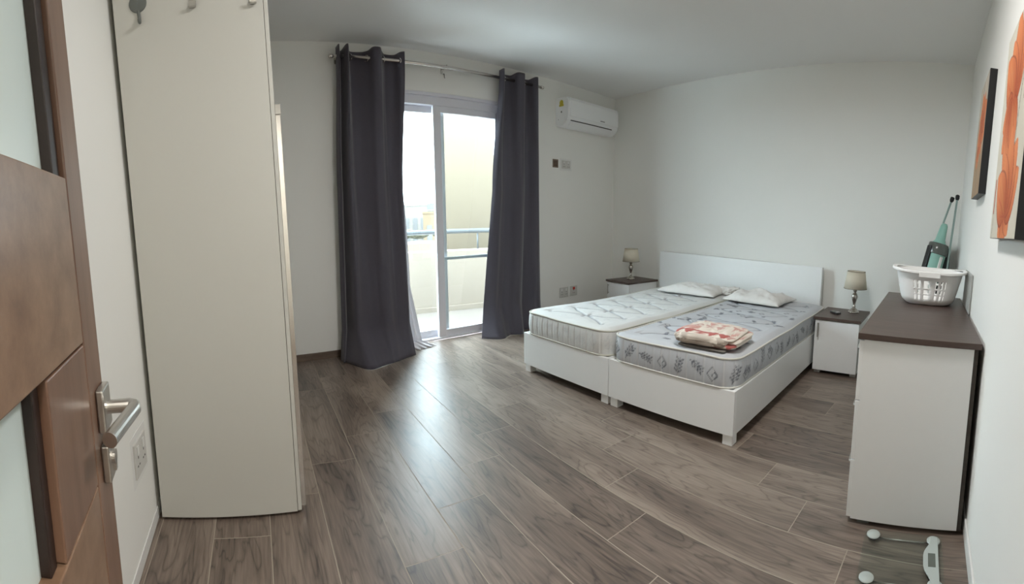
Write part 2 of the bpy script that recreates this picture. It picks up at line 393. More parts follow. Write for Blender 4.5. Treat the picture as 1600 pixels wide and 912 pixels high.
s = sash('sliding_sash', wx(1.765), x1-0.04, -0.004, 0.018, OZ-0.11, 0.085, bar=0.82)

# ------------------------------------------------------------------ outside: balcony and view
bm = B(); prism(bm, [(0.0, wwY(0)+TH), (4.6, wwY(4.6)+TH), (4.6, 5.6), (0.0, 5.6)], -0.2, -0.005)
tag(obj('balcony_floor', bm, m_outf), 'pale tiled balcony floor outside the sliding door', 'floor', kind='structure')
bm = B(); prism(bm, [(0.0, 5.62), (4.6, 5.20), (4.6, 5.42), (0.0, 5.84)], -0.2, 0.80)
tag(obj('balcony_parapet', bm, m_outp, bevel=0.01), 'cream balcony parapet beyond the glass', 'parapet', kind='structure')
bm = B(); prism(bm, [(0.0, 5.60), (4.6, 5.18), (4.6, 5.20), (0.0, 5.62)], -0.006, 0.06)
tag(obj('balcony_skirting', bm, m_outp), 'low skirting along the foot of the balcony parapet', 'skirting', kind='structure')
t = empty('balcony_railing', (0.0, 5.73, 0.80), 0, 'grey-blue metal handrail on top of the cream parapet', 'railing')
m_rail = mat('grey_blue_metal', ext(206, 216, 224, 0.16), 0.5, noise=0.03)
bm = B(); tube(bm, [(0, 0, 0.25), (4.6, -0.42, 0.25)], 0.032, 12); obj('handrail', bm, m_rail, t, smooth=True)
for k in range(4):
    bm = B(); xx = 0.25 + 1.35*k; tube(bm, [(xx, -0.42*xx/4.6, 0), (xx, -0.42*xx/4.6, 0.24)], 0.012, 8); obj('post', bm, m_rail, t, smooth=True)
# neighbouring wall of the same building, right of the door opening
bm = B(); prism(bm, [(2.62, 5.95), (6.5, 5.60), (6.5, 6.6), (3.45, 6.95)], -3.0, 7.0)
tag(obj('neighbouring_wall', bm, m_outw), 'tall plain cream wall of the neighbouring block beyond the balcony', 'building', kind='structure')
def azp(az, d): a = math.radians(az); return (d*math.sin(a), d*math.cos(a))
# terrain and hills
bm = B(); prism(bm, [(-150, 30), (300, 30), (300, 420), (-150, 420)], -12.2, -12.0)
tag(obj('ground', bm, mat('dry_field', ext(190, 184, 166, 0.2), 0.95, noise=0.2, nscale=0.05)), 'pale dry ground far below the balcony', 'ground', kind='structure')
bm = B(); N_ = 60; ring0 = []; ring1 = []; ring2 = []
for i in range(N_+1):
    az = -10 + 60*i/N_; d = 260
    h = CH + math.tan(math.radians(1.75 + 0.5*mn.noise(Vector((i*0.35, 0, 0)))*1.2)) * d
    x, y = azp(az, d); ring1.append(bm.verts.new((x, y, h)))
    x, y = azp(az, 200); ring0.append(bm.verts.new((x, y, -12)))
    x, y = azp(az, 330); ring2.append(bm.verts.new((x, y, -12)))
for i in range(N_):
    bm.faces.new((ring0[i], ring0[i+1], ring1[i+1], ring1[i])); bm.faces.new((ring1[i], ring1[i+1], ring2[i+1], ring2[i]))
tag(obj('distant_hills', bm, mat('hazy_hill_green', ext(196, 200, 190, 0.040), 0.95, noise=0.08, nscale=0.08)), 'hazy grey-green hills on the horizon behind white houses', 'hills', kind='structure')
def house(name, az, d, w, dp, z0, z1, m, label, wins=0):
    x, y = azp(az, d); t = empty(name, (x, y, z0), -math.radians(az), label, 'building')
    bm = B(); box(bm, -w/2, w/2, 0, dp, 0, z1-z0); box(bm, -w/2-0.1, w/2+0.1, -0.1, dp+0.1, z1-z0, z1-z0+0.35); obj('wall', bm, m, t)
    for k in range(wins):
        bm = B(); xx = -w/2 + w*(k+0.5)/wins; box(bm, xx-0.45, xx+0.45, -0.06, 0.02, (z1-z0)*0.35, (z1-z0)*0.80)
        obj('window', bm, mat('pale_blue_shutter', ext(200, 200, 200, 0.10), 0.6), t)
    return t
m_wh = mat('white_render', ext(236, 228, 216, 0.125), 0.9, noise=0.02); m_or = mat('sandy_orange_render', ext(230, 200, 160, 0.115), 0.9, noise=0.04)
house('white_house', 20.0, 90, 6.5, 8, -8, CH+2.6, m_wh, 'white flat-roofed house with pale blue shutters seen through the left sash', 4)
house('white_house', 23.4, 110, 6.0, 8, -8, CH+1.9, m_wh, 'low white house partly hidden behind the door stile', 3)
house('sandy_house', 22.3, 80, 2.2, 5, -8, CH+0.9, m_or, 'small sandy orange house right of the white house', 1)
x_, y_ = azp(21.3, 34); bm = B()
extrude_profile(bm, [(-2.2, -9.0), (2.2, -9.0), (2.2, -2.9)] + [(2.2*math.cos(a), -2.9+0.75*math.sin(a)**0.7) for a in [math.pi*k/24 for k in range(1, 24)]] + [(-2.2, -2.9)], 0.0, 5.0, lambda a, u, v: Vector((u, a, v+1.2)))
o = obj('vaulted_roof', bm, mat('beige_roof', ext(234, 208, 170, 0.085), 0.9, noise=0.04)); o.location = (x_, y_, 0.35); o.rotation_euler = (0, 0, -math.radians(21.3))
tag(o, 'beige rounded roof showing just over the balcony parapet', 'roof')
def bush(az, d, r, zc, label):
    x, y = azp(az, d); bm = bmesh.new(); bmesh.ops.create_icosphere(bm, subdivisions=4, radius=1)
    for v in bm.verts:
        n = mn.fractal(v.co*2.2+Vector((az, d, 0)), 1.0, 2.0, 4); v.co *= 1+0.35*n; v.co.x *= r*1.9; v.co.y *= r; v.co.z *= r*0.8
    o = obj('bush', bm, mat('dusty_green', ext(176, 172, 140, 0.10), 0.95, noise=0.3, nscale=2.0), smooth=True); o.location = (x, y, zc)
    tag(o, label, 'bush')
bush(19.0, 62, 0.8, CH-1.9, 'dusty green bush below the white house, the one nearest the dark curtain')
bush(20.9, 60, 0.7, CH-2.0, 'dusty green bush below the white house, middle one')
bush(23.9, 61, 0.7, CH-1.9, 'dusty green bush under the sandy orange house')

# ------------------------------------------------------------------ open door leaf (door_1)
th = math.radians(-7.5)
dn = Vector((math.cos(th), -math.sin(th), 0)); dt = Vector((math.sin(th), math.cos(th), 0))
EDGE = Vector((-0.184, 0.466, 0)) + dt*0.016
LW = 0.80
t = empty('door_1', EDGE - dt*LW, 0); tag(t, 'brown wooden door leaf with frosted glass panes, standing open', 'door', kind='structure')
t.rotation_euler = (0, 0, math.atan2(dt.y, dt.x))           # local x runs from hinge to free edge, local -y faces the room
DM = t.rotation_euler.to_matrix()
sgn = -1
def D(s): return LW - (s + 0.016)                           # s measured from the free edge (positive towards hinge)
FT = 0.0; BK = 0.04
# stile: handle side
bm = B(); box(bm, D(0.046), D(-0.016), FT, BK, 0.008, 2.06); obj('stile', bm, m_doorwood, t, bevel=0.002)
bm = B(); box(bm, 0.0, 0.06, FT, BK, 0.008, 2.06); obj('stile', bm, m_doorwood, t, bevel=0.002)
def rail(z0, z1, s0=0.048, s1=0.755): 
    bm = B(); box(bm, D(s1-0.028), D(s0), FT, BK, z0, z1); return obj('rail', bm, m_doorrail, t, bevel=0.0015)
rail(1.1245, 1.292); rail(0.80, 0.972); rail(1.96, 2.06); rail(0.008, 0.22)
bm = B(); box(bm, D(0.165), D(0.048), FT, BK, 0.974, 1.1225); obj('lock_block', bm, m_doorwood, t, bevel=0.0015)
# dark mouldings, plus a dark strip painting the shadow gap beside the lock block
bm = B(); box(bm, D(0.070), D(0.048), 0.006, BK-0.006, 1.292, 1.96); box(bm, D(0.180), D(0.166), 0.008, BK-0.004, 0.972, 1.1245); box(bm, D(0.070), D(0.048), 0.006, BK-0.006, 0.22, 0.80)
obj('moulding_and_gap', bm, m_doordark, t, bevel=0.001)
bm = B(); box(bm, 0.055, D(0.066), 0.017, 0.023, 1.288, 1.965); obj('glass_pane', bm, m_frost, t)
bm = B(); box(bm, 0.055, D(0.176), 0.017, 0.023, 0.968, 1.130); obj('glass_pane', bm, m_frost, t)
bm = B(); box(bm, 0.055, D(0.066), 0.017, 0.023, 0.215, 0.805); obj('glass_pane', bm, m_frost, t)
hd = empty('handle', (D(0.006), FT, 1.041)); hd.parent = t
bm = B(); box(bm, -0.018, 0.018, -0.009, 0.0, -0.024, 0.024); obj('rosette', bm, m_steel, hd, bevel=0.002)
bm = B(); box(bm, -0.018, 0.014, -0.009, 0.0, -0.080, -0.038)
obj('key_plate', bm, m_steel, hd, bevel=0.002)
bm = B(); tube(bm, [(-0.002, -0.008, -0.056), (-0.002, -0.013, -0.056)], 0.008, 16); box(bm, -0.0055, 0.0015, -0.013, -0.008, -0.071, -0.056); obj('lock_cylinder', bm, m_steel, hd)
bm = B(); tube(bm, [(0, -0.006, 0), (0, -0.034, 0.001), (-0.003, -0.039, 0.001), (-0.009, -0.040, 0.0), (-0.080, -0.026, -0.002)], 0.0078, 20)
obj('lever', bm, m_steel, hd, smooth=False, bevel=0.001)

# ------------------------------------------------------------------ wardrobe
t = empty('wardrobe', (-0.485, 1.805, 0), 0, 'tall white wardrobe seen from its plain side panel', 'wardrobe')
WH = 2.42; WL = 1.55
bm = B(); box(bm, 0, 0.585, 0, 0.018, 0.012, WH); obj('side_panel', bm, m_wardrobe, t, bevel=0.001)
bm = B(); box(bm, 0, 0.585, WL-0.018, WL, 0.012, WH); obj('side_panel', bm, m_wardrobe, t, bevel=0.001)
bm = B(); box(bm, 0.0, 0.008, 0.018, WL-0.018, 0.012, WH); obj('back_panel', bm, m_wardrobe, t)
bm = B(); box(bm, 0.01, 0.58, 0.018, WL-0.018, WH-0.02, WH); obj('top_panel', bm, m_wardrobe, t); bm = B(); box(bm, 0.01, 0.58, 0.018, WL-0.018, 0.06, 0.08); obj('shelf', bm, m_wardrobe, t)
for k in range(3):
    y0 = 0.002 + k*WL/3
    d_ = obj('door', (lambda b_: (box(b_, 0.587, 0.603, y0, y0+WL/3-0.004, 0.015, WH-0.002), b_)[1])(B()), m_wardrobe, t, bevel=0.001)
    bm = B(); box(bm, 0.603, 0.624, y0+0.004, y0+0.022, 0.03, 1.66); obj('door_handle', bm, m_chrome, d_, bevel=0.002)
    bm = B(); box(bm, 0.603, 0.626, y0+0.003, y0+0.023, 1.66, 1.70); obj('handle_cap', bm, m_steel, d_, bevel=0.002)
for xx in (0.03, 0.50):
    bm = B(); box(bm, xx, xx+0.05, 0.03, 0.08, 0, 0.012); obj('foot', bm, m_black, t)
def hook(x, z):
    t = empty('hook', (x, 1.805, z), 0); 
    bm = B()
    prof = [(0.001, 0.10), (-0.0025, 0.10), (-0.0025, 0.004), (-0.010, -0.006), (-0.018, -0.004), (-0.022, 0.008), (-0.0245, 0.008), (-0.020, -0.008), (-0.010, -0.0105), (0.001, -0.002)]
    extrude_profile(bm, prof, -0.013, 0.013, lambda a, u, v: Vector((a, u, v)))
    obj('hook_plate', bm, m_steel, t)
    bm = B(); box(bm, -0.013, 0.013, -0.006, -0.0026, 0.012, 0.017); obj('rivet', bm, m_chrome, t)
    return t
tag(hook(-0.168, 2.092), 'flat steel hook near the middle of the wardrobe side', 'hook')
tag(hook(0.062, 2.080), 'flat steel hook nearest the front edge of the wardrobe side', 'hook')
t = empty('hook', (-0.382, 1.805, 2.14), 0, 'grey hook with a round back plate, stuck on the wardrobe side near the wall', 'hook')
m_gplas = mat('grey_plastic', srgb(112, 116, 112), 0.5, noise=0.05)
bm = B(); lathe(bm, [(0.0005, 0.0), (0.034, 0.0), (0.036, 0.002), (0.034, 0.005), (0.0005, 0.006)], 32, Matrix.Rotation(math.pi/2, 4, 'X')); obj('hook_plate', bm, m_gplas, t, smooth=False)
bm = B(); tube(bm, smoothpath([(0, -0.004, -0.03), (0.002, -0.006, -0.055), (0.004, -0.012, -0.075), (0.005, -0.022, -0.080), (0.005, -0.027, -0.070)], 5), 0.0065, 10); obj('hook_arm', bm, m_gplas, t, smooth=True)

# ------------------------------------------------------------------ wall sockets and switches
def plate(name, P, T, N, w, h, label, cat, cells=2, switch=True, frame=True, mt=None, red=False):
    """P centre on the wall, T along the wall, N out of the wall"""
    t = empty(name, P, math.atan2(T.y, T.x), label, cat)
    s = 1 if (Matrix.Rotation(math.atan2(T.y, T.x), 3, 'Z') @ Vector((0, -1, 0))).dot(N) > 0 else -1
    def bx(b_, a0, a1, d0, d1, z0, z1): box(b_, a0, a1, min(-s*d0, -s*d1), max(-s*d0, -s*d1), z0, z1)
    if frame:
        bm = B(); bx(bm, -w/2, w/2, 0, 0.004, -h/2, h/2); obj('surround', bm, m_plastic, t, bevel=0.0015)
        w2, h2 = w*0.72, h*0.70
    else: w2, h2 = w, h
    bm = B(); bx(bm, -w2/2, w2/2, 0.002, 0.011, -h2/2, h2/2); obj('face_plate', bm, mt or mat('socket_plastic', (0.62, 0.61, 0.58, 1), 0.4), t, bevel=0.002)
    for k in range(cells):
        xc = -w2/2 + w2*(k+0.5)/cells; cw = w2/cells*0.5
        bm = B(); bx(bm, xc-cw*0.30, xc+cw*0.30, 0.011, 0.0145, h2*0.12, h2*0.38)
        obj('rocker_switch', bm, m_white2 if not red else mat('red_rocker', srgb(190, 60, 50), 0.4), t, bevel=0.001)
        for dx, dz, ww_, hh in ((0, 0.02, 0.006, 0.012), (-0.011, -0.012, 0.010, 0.006), (0.011, -0.012, 0.010, 0.006)):
            bm = B(); bx(bm, xc+dx-ww_/2, xc+dx+ww_/2, 0.0108, 0.0116, dz-0.012-hh/2, dz-0.012+hh/2)
            obj('socket_hole', bm, m_black, t)
    return t
plate('wall_socket', WW(3.495, 0, 1.842), WT, WN, 0.20, 0.135, 'white double switch plate with frame below the air conditioner', 'socket', 2)
t = empty('junction_box', WW(3.325, 0, 1.846), math.atan2(WT.y, WT.x), 'small brown open junction box between the dark curtain and the framed switch plate', 'junction box')
bm = B(); box(bm, -0.045, 0.045, -0.006, 0.0, -0.048, 0.048); obj('box_rim', bm, mat('dusty_brown', srgb(128, 112, 98), 0.7, noise=0.3, nscale=30), t, bevel=0.004)
bm = B(); box(bm, -0.032, 0.032, -0.0085, -0.005, -0.035, 0.030); obj('box_inside', bm, mat('dark_brown_card', srgb(92, 74, 62), 0.8, noise=0.5, nscale=40), t)
plate('wall_socket', WW(3.47, 0, 0.305), WT, WN, 0.15, 0.125, 'grey double socket low on the wall beside the dark curtain', 'socket', 2, frame=False)
plate('wall_socket', WW(3.64, 0, 0.307), WT, WN, 0.125, 0.125, 'single socket with red switch low on the wall near the left bed', 'socket', 1, frame=False, red=True)
Yp = 1.61
plate('wall_socket', Vector((lwX(Yp)+0.0, Yp, 0.395)), Vector((0.02, 1, 0)).normalized(), Vector((1, 0, 0)), 0.20, 0.19, 'framed white double socket on the left wall beside the wardrobe', 'socket', 2)

# ------------------------------------------------------------------ air conditioner
t = empty('air_conditioner', WW(3.325, 0.001, 2.255), math.atan2(WT.y, WT.x), 'white split air conditioner mounted on the wall near the corner', 'air conditioner')
AL = 0.90
prof = [(0, 0.02), (0, 0.30), (-0.03, 0.315), (-0.15, 0.315), (-0.185, 0.30), (-0.20, 0.27), (-0.205, 0.12), (-0.195, 0.06), (-0.16, 0.022), (-0.11, 0.0), (-0.02, 0.0)]
bm = B(); extrude_profile(bm, prof, 0.0, AL, lambda a, u, v: Vector((a, u, v))); obj('housing', bm, m_ac, t, bevel=0.008, seg=3)
bm = B(); pf = [(-0.202, 0.098), (-0.212, 0.10), (-0.208, 0.275), (-0.192, 0.308), (-0.15, 0.322), (-0.145, 0.312), (-0.185, 0.298), (-0.198, 0.27)]
extrude_profile(bm, pf, 0.035, AL-0.004, lambda a, u, v: Vector((a, u, v))); obj('front_panel', bm, m_ac, t, bevel=0.003)
bm = B(); pf = [(-0.203, 0.088), (-0.206, 0.088), (-0.190, 0.040), (-0.145, 0.008), (-0.140, 0.012), (-0.186, 0.045)]
extrude_profile(bm, pf, 0.07, AL-0.07, lambda a, u, v: Vector((a, u, v))); obj('louvre', bm, m_ac, t, bevel=0.001)
bm = B(); extrude_profile(bm, [(-0.1995, 0.062), (-0.2025, 0.060), (-0.1995, 0.051), (-0.1965, 0.053)], 0.05, AL-0.12, lambda a, u, v: Vector((a, u, v))); obj('air_slot', bm, mat('dark_slot', (0.03, 0.03, 0.03, 1), 0.6), t)
bm = B(); box(bm, 0.55, 0.63, -0.2125, -0.210, 0.118, 0.128)
obj('logo_mark', bm, mat('grey_print', (0.25, 0.26, 0.27, 1), 0.5), t)
bm = B(); lathe(bm, [(0.0005, 0.0), (0.030, 0.0), (0.030, 0.0015), (0.0005, 0.0015)], 24, Matrix.Translation((0, -0.10, 0.255)) @ Matrix.Rotation(-math.pi/2, 4, 'Y')); box(bm, -0.0015, 0, -0.135, -0.065, 0.215, 0.238)
tag(obj('energy_sticker', bm, mat('yellow_sticker', srgb(206, 190, 60), 0.5, noise=0.1, nscale=60), t), 'yellow sticker')
bm = B(); box(bm, -0.001, 0, -0.108, -0.092, 0.145, 0.165); obj('air_mark', bm, m_gplas, t); bm = B(); box(bm, -0.001, 0, -0.055, -0.05, 0.07, 0.08); obj('air_mark', bm, m_gplas, t)

# ------------------------------------------------------------------ curtains
t = empty('curtain_rod', WW(1.88, 0.10, 2.62), math.atan2(WT.y, WT.x), 'double brushed steel curtain rod above the balcony door', 'curtain rod')
r0, r1 = (0.755-1.88)/WT.x, (3.02-1.88)/WT.x
bm = B(); tube(bm, [(r0, 0, 0), (r1, 0, 0)], 0.0145, 14); obj('rod', bm, m_chrome, t, smooth=True)
bm = B(); tube(bm, [(r0+0.03, 0.055, 0.030), (r1-0.02, 0.055, 0.030)], 0.007, 10); obj('rod', bm, m_chrome, t, smooth=True)
for xx, sg in ((r0, -1), (r1, 1)):
    bm = B(); lathe(bm, [(0.0005, -0.03), (0.016, -0.028), (0.018, -0.012), (0.018, 0.004), (0.012, 0.010), (0.0005, 0.010)], 20, Matrix.Translation((xx, 0, 0)) @ Matrix.Rotation(-sg*math.pi/2, 4, 'Y')); obj('finial', bm, m_chrome, t, smooth=True)
for xx in (-0.03, r0+0.055, r1-0.055):
    bm = B(); tube(bm, [(xx, 0.10, 0.004), (xx, 0.0, 0.004)], 0.0055, 8); box(bm, xx-0.010, xx+0.010, 0.096, 0.10, -0.03, 0.035); tube(bm, [(xx, 0.0, -0.016), (xx, 0.0, 0.026)], 0.005, 8); obj('bracket', bm, m_steel, t)
o = empty('wall_hook', WW(1.868, 0, 2.572), math.atan2(WT.y, WT.x), 'small dark screw hook on the wall under the curtain rod', 'hook')
bm = B(); tube(bm, [(0, 0, 0.018), (0, -0.016, 0.018), (0, -0.02, 0.010), (0, -0.02, -0.016), (0, -0.028, -0.022)], 0.0035, 8); obj('hook_body', bm, mat('dark_metal', (0.08, 0.08, 0.08, 1), 0.4, 1.0), o)

def curtain(name, levels, label, m, ztop, topwave=None, thick=0.002, eyelets=(), grow=None):
    """levels: list of (z, [(X, off), ...]) from top to bottom, all with the same number of knots"""
    t = empty(name, WW(levels[0][1][0][0], 0.1, 0.0), 0, label, 'curtain')
    org = t.location.copy()
    K = 10; curves = [smoothpath([(p[0], p[1], 0) for p in lv], K) for z, lv in levels]
    zs = [z for z, lv in levels]; n = len(curves[0])
    rows = []; NZ = 90
    bm = bmesh.new()
    for j in range(NZ+1):
        f = j/NZ; f = 1-(1-f)**1.0
        z = zs[0] + (zs[-1]-zs[0])*f
        # find interval with smooth interpolation between neighbouring levels
        for k in range(len(zs)-1):
            if z >= zs[k+1] - 1e-9: break
        a = (zs[k]-z)/(zs[k]-zs[k+1]); a = a*a*(3-2*a) if k == 0 else a
        row = []
        for i in range(n):
            c0, c1 = curves[k][i], curves[k+1][i]
            X = c0.x*(1-a)+c1.x*a; off = c0.y*(1-a)+c1.y*a
            off += 0.006*mn.noise(Vector((i*0.12, z*1.6, 3.0)))*min(1, (zs[0]-z)*2)
            zz = z
            if j < 8 and topwave: zz += topwave*(1-j/8)*max(-0.4, min(1, (off-0.09)/0.06))
            row.append(bm.verts.new(WW(X, max(off, 0.012), max(zz, 0.004)) - org))
        rows.append(row)
    for a, b in zip(rows, rows[1:]):
        for i in range(n-1): bm.faces.new((a[i], a[i+1], b[i+1], b[i]))
    o = obj('curtain_panel', bm, m, t, smooth=True)
    so = o.modifiers.new('solid', 'SOLIDIFY'); so.thickness = thick
    for X, off in eyelets:
        bm = B(); P = WW(X, off, 2.62) - org
        R = Matrix.Translation(P) @ Matrix.Rotation(math.atan2(WT.y, WT.x)+0.5, 4, 'Z') @ Matrix.Rotation(math.pi/2, 4, 'Y')
        rings = []
        for i in range(20):
            an = 2*math.pi*i/20; rings.append([bm.verts.new(R @ Vector(((0.024+0.006*math.cos(q))*math.cos(an), (0.024+0.006*math.cos(q))*math.sin(an), 0.005*math.sin(q)))) for q in [2*math.pi*s/8 for s in range(8)]])
        for i in range(20):
            for s in range(8): bm.faces.new((rings[i][s], rings[i][(s+1) % 8], rings[(i+1) % 20][(s+1) % 8], rings[(i+1) % 20][s]))
        obj('eyelet', bm, m_chrome, t, smooth=True)
    return t
topL = [(0.79, .10), (0.805, .15), (0.825, .09), (0.845, .06), (0.872, .165), (0.895, .13), (0.925, .06), (1.00, .055), (1.075, .085), (1.11, .145), (1.17, .150), (1.205, .10), (1.25, .06), (1.33, .065), (1.372, .115), (1.41, .13)]
midL = [(0.74, .10), (0.76, .15), (0.79, .09), (0.80, .07), (0.82, .19), (0.85, .19), (0.90, .14), (0.96, .13), (1.03, .155), (1.08, .19), (1.14, .185), (1.18, .15), (1.22, .13), (1.27, .14), (1.31, .16), (1.335, .15)]
lowL = [(0.71, .10), (0.73, .15), (0.76, .09), (0.77, .09), (0.80, .24), (0.84, .25), (0.90, .22), (0.96, .21), (1.02, .225), (1.07, .25), (1.13, .245), (1.18, .22), (1.22, .21), (1.27, .22), (1.31, .22), (1.33, .20)]
botL = [(0.68, .12), (0.685, .22), (0.70, .20), (0.73, .28), (0.79, .44), (0.85, .49), (0.91, .47), (0.96, .45), (1.01, .43), (1.06, .42), (1.11, .40), (1.155, .38), (1.20, .36), (1.245, .34), (1.29, .325), (1.33, .31)]
curtain('curtain', [(2.685, topL), (1.5, midL), (0.28, lowL), (0.004, botL)], 'dark slate eyelet curtain between the wardrobe and the sliding door, hem spread on the floor', m_curtain, 2.68, 0.016,
        eyelets=((0.915, .085), (1.065, .085), (1.215, .09), (1.365, .10)))
topR = [(2.455, .10), (2.475, .150), (2.50, .135), (2.525, .065), (2.575, .055), (2.63, .065), (2.66, .135), (2.715, .150), (2.76, .140), (2.785, .07), (2.83, .055), (2.87, .065), (2.90, .13), (2.935, .145), (2.96, .12), (2.985, .09)]
midR = [(2.33, .13), (2.36, .16), (2.41, .165), (2.46, .135), (2.52, .125), (2.58, .135), (2.63, .17), (2.68, .175), (2.73, .15), (2.77, .11), (2.82, .105), (2.86, .14), (2.90, .165), (2.935, .155), (2.96, .12), (2.985, .09)]
lowR = [(2.17, .16), (2.22, .19), (2.28, .21), (2.34, .19), (2.41, .165), (2.48, .17), (2.54, .20), (2.60, .205), (2.66, .17), (2.71, .13), (2.77, .15), (2.83, .19), (2.89, .19), (2.94, .16), (2.98, .12), (3.01, .09)]
botR = [(2.12, .20), (2.17, .27), (2.24, .33), (2.31, .34), (2.38, .30), (2.44, .27), (2.49, .30), (2.55, .33), (2.61, .28), (2.66, .20), (2.73, .22), (2.81, .27), (2.88, .26), (2.94, .21), (2.99, .15), (3.02, .10)]
curtain('curtain', [(2.685, topR), (1.5, midR), (0.30, lowR), (0.004, botR)], 'dark slate eyelet curtain on the side of the air conditioner, swept towards the glass', m_curtain, 2.68, 0.016,
        eyelets=((2.52, .085), (2.655, .09), (2.78, .085)))
# white sheer gathered behind the left curtain
m_sheer = mat('white_sheer', (0.90, 0.91, 0.95, 1), 0.8, noise=0.03)
nt = m_sheer.node_tree; nt.nodes['Principled BSDF'].inputs['Alpha'].default_value = 0.85
kn = 14
topS = [(1.12+0.016*i, 0.022+0.028*(i % 2)) for i in range(kn)]
lowS = [(1.12+0.0225*i, 0.022+0.034*(i % 2)) for i in range(kn)]
botS = [(1.14+0.028*i, 0.05+0.04*(i % 2)) for i in range(kn)]
puds = [(1.20+0.033*i, 0.20+0.04*(i % 2)-0.006*i) for i in range(kn)]
curtain('sheer_curtain', [(2.65, topS), (0.6, lowS), (0.06, botS), (0.004, puds)], 'white sheer curtain gathered behind the dark left curtain, hem lying by the door', m_sheer, 2.65, thick=0.0008)

# ------------------------------------------------------------------ beds
BR = math.radians(3.0)
BO = Vector((2.012, 1.992, 0)); Bl = Vector((math.cos(BR), math.sin(BR), 0)); Bc = Vector((-math.sin(BR), math.cos(BR), 0))
BLEN = 2.02
def bed(off, label):
    t = empty('bed_frame', BO + Bc*off, BR, label, 'bed', 'the two white bed frames pushed together')
    w = 0.898; Z0, Z1 = 0.062, 0.315
    bm = B(); box(bm, 0, 0.022, 0, w, Z0, Z1); obj('foot_panel', bm, m_white, t, bevel=0.0015)
    bm = B(); box(bm, 0.0225, BLEN, 0, 0.022, Z0, Z1); obj('side_panel', bm, m_white, t, bevel=0.0015)
    bm = B(); box(bm, 0.0225, BLEN, w-0.022, w, Z0, Z1); obj('side_panel', bm, m_white, t, bevel=0.0015)
    bm = B(); box(bm, BLEN-0.022, BLEN, 0.022, w-0.022, Z0, Z1); obj('head_panel', bm, m_white, t, bevel=0.0015)
    bm = B(); box(bm, 0.022, BLEN-0.022, 0.022, w-0.022, Z1-0.03, Z1-0.006); obj('base_board', bm, m_white, t)
    for xx in (0.012, BLEN-0.075):
        for yy in (0.008, w-0.068):
            bm = B(); box(bm, xx, xx+0.06, yy, yy+0.06, 0.0, Z0); obj('leg', bm, m_white, t, bevel=0.002)
    return t
bed(-0.902, 'white bed frame under the patterned grey mattress'); bed(0.004, 'white bed frame nearer the curtains under the pale mattress')

def seg_dist(P, segs):
    """P (n,2); segs list of polylines; min distance"""
    d = np.full(len(P), 9.0)
    for pl in segs:
        pl = np.asarray(pl, float)
        bb0 = pl.min(0)-0.03; bb1 = pl.max(0)+0.03
        m_ = np.all((P > bb0) & (P < bb1), axis=1)
        if not m_.any(): continue
        Q = P[m_]; dd = np.full(len(Q), 9.0)
        for a, b in zip(pl[:-1], pl[1:]):
            ab = b-a; tt = np.clip(((Q-a)@ab)/(ab@ab+1e-12), 0, 1)
            dd = np.minimum(dd, np.hypot(*(Q-(a+tt[:, None]*ab)).T))
        d[m_] = np.minimum(d[m_], dd)
    return d

def diamond(cx, cy, r, sx=0.8):
    return [(cx-r*sx, cy), (cx, cy+r), (cx+r*sx, cy), (cx, cy-r), (cx-r*sx, cy)]
def sprig(cx, cy, r, ang, rnd):
    out = []
    ca, sa = math.cos(ang), math.sin(ang)
    R = lambda x, y: (cx + (x*ca-y*sa)*r, cy + (x*sa+y*ca)*r)
    out.append([R(-1, 0), R(-0.3, 0.12), R(0.5, 0.0), R(1, 0.1)])
    for s_ in (-0.7, -0.3, 0.1, 0.5):
        out.append([R(s_, 0.03), R(s_+0.22, 0.35), R(s_+0.45, 0.5), R(s_+0.3, 0.2), R(s_, 0.03)])
        out.append([R(s_, 0.03), R(s_+0.25, -0.28), R(s_+0.5, -0.4), R(s_+0.3, -0.12), R(s_, 0.03)])
    return out

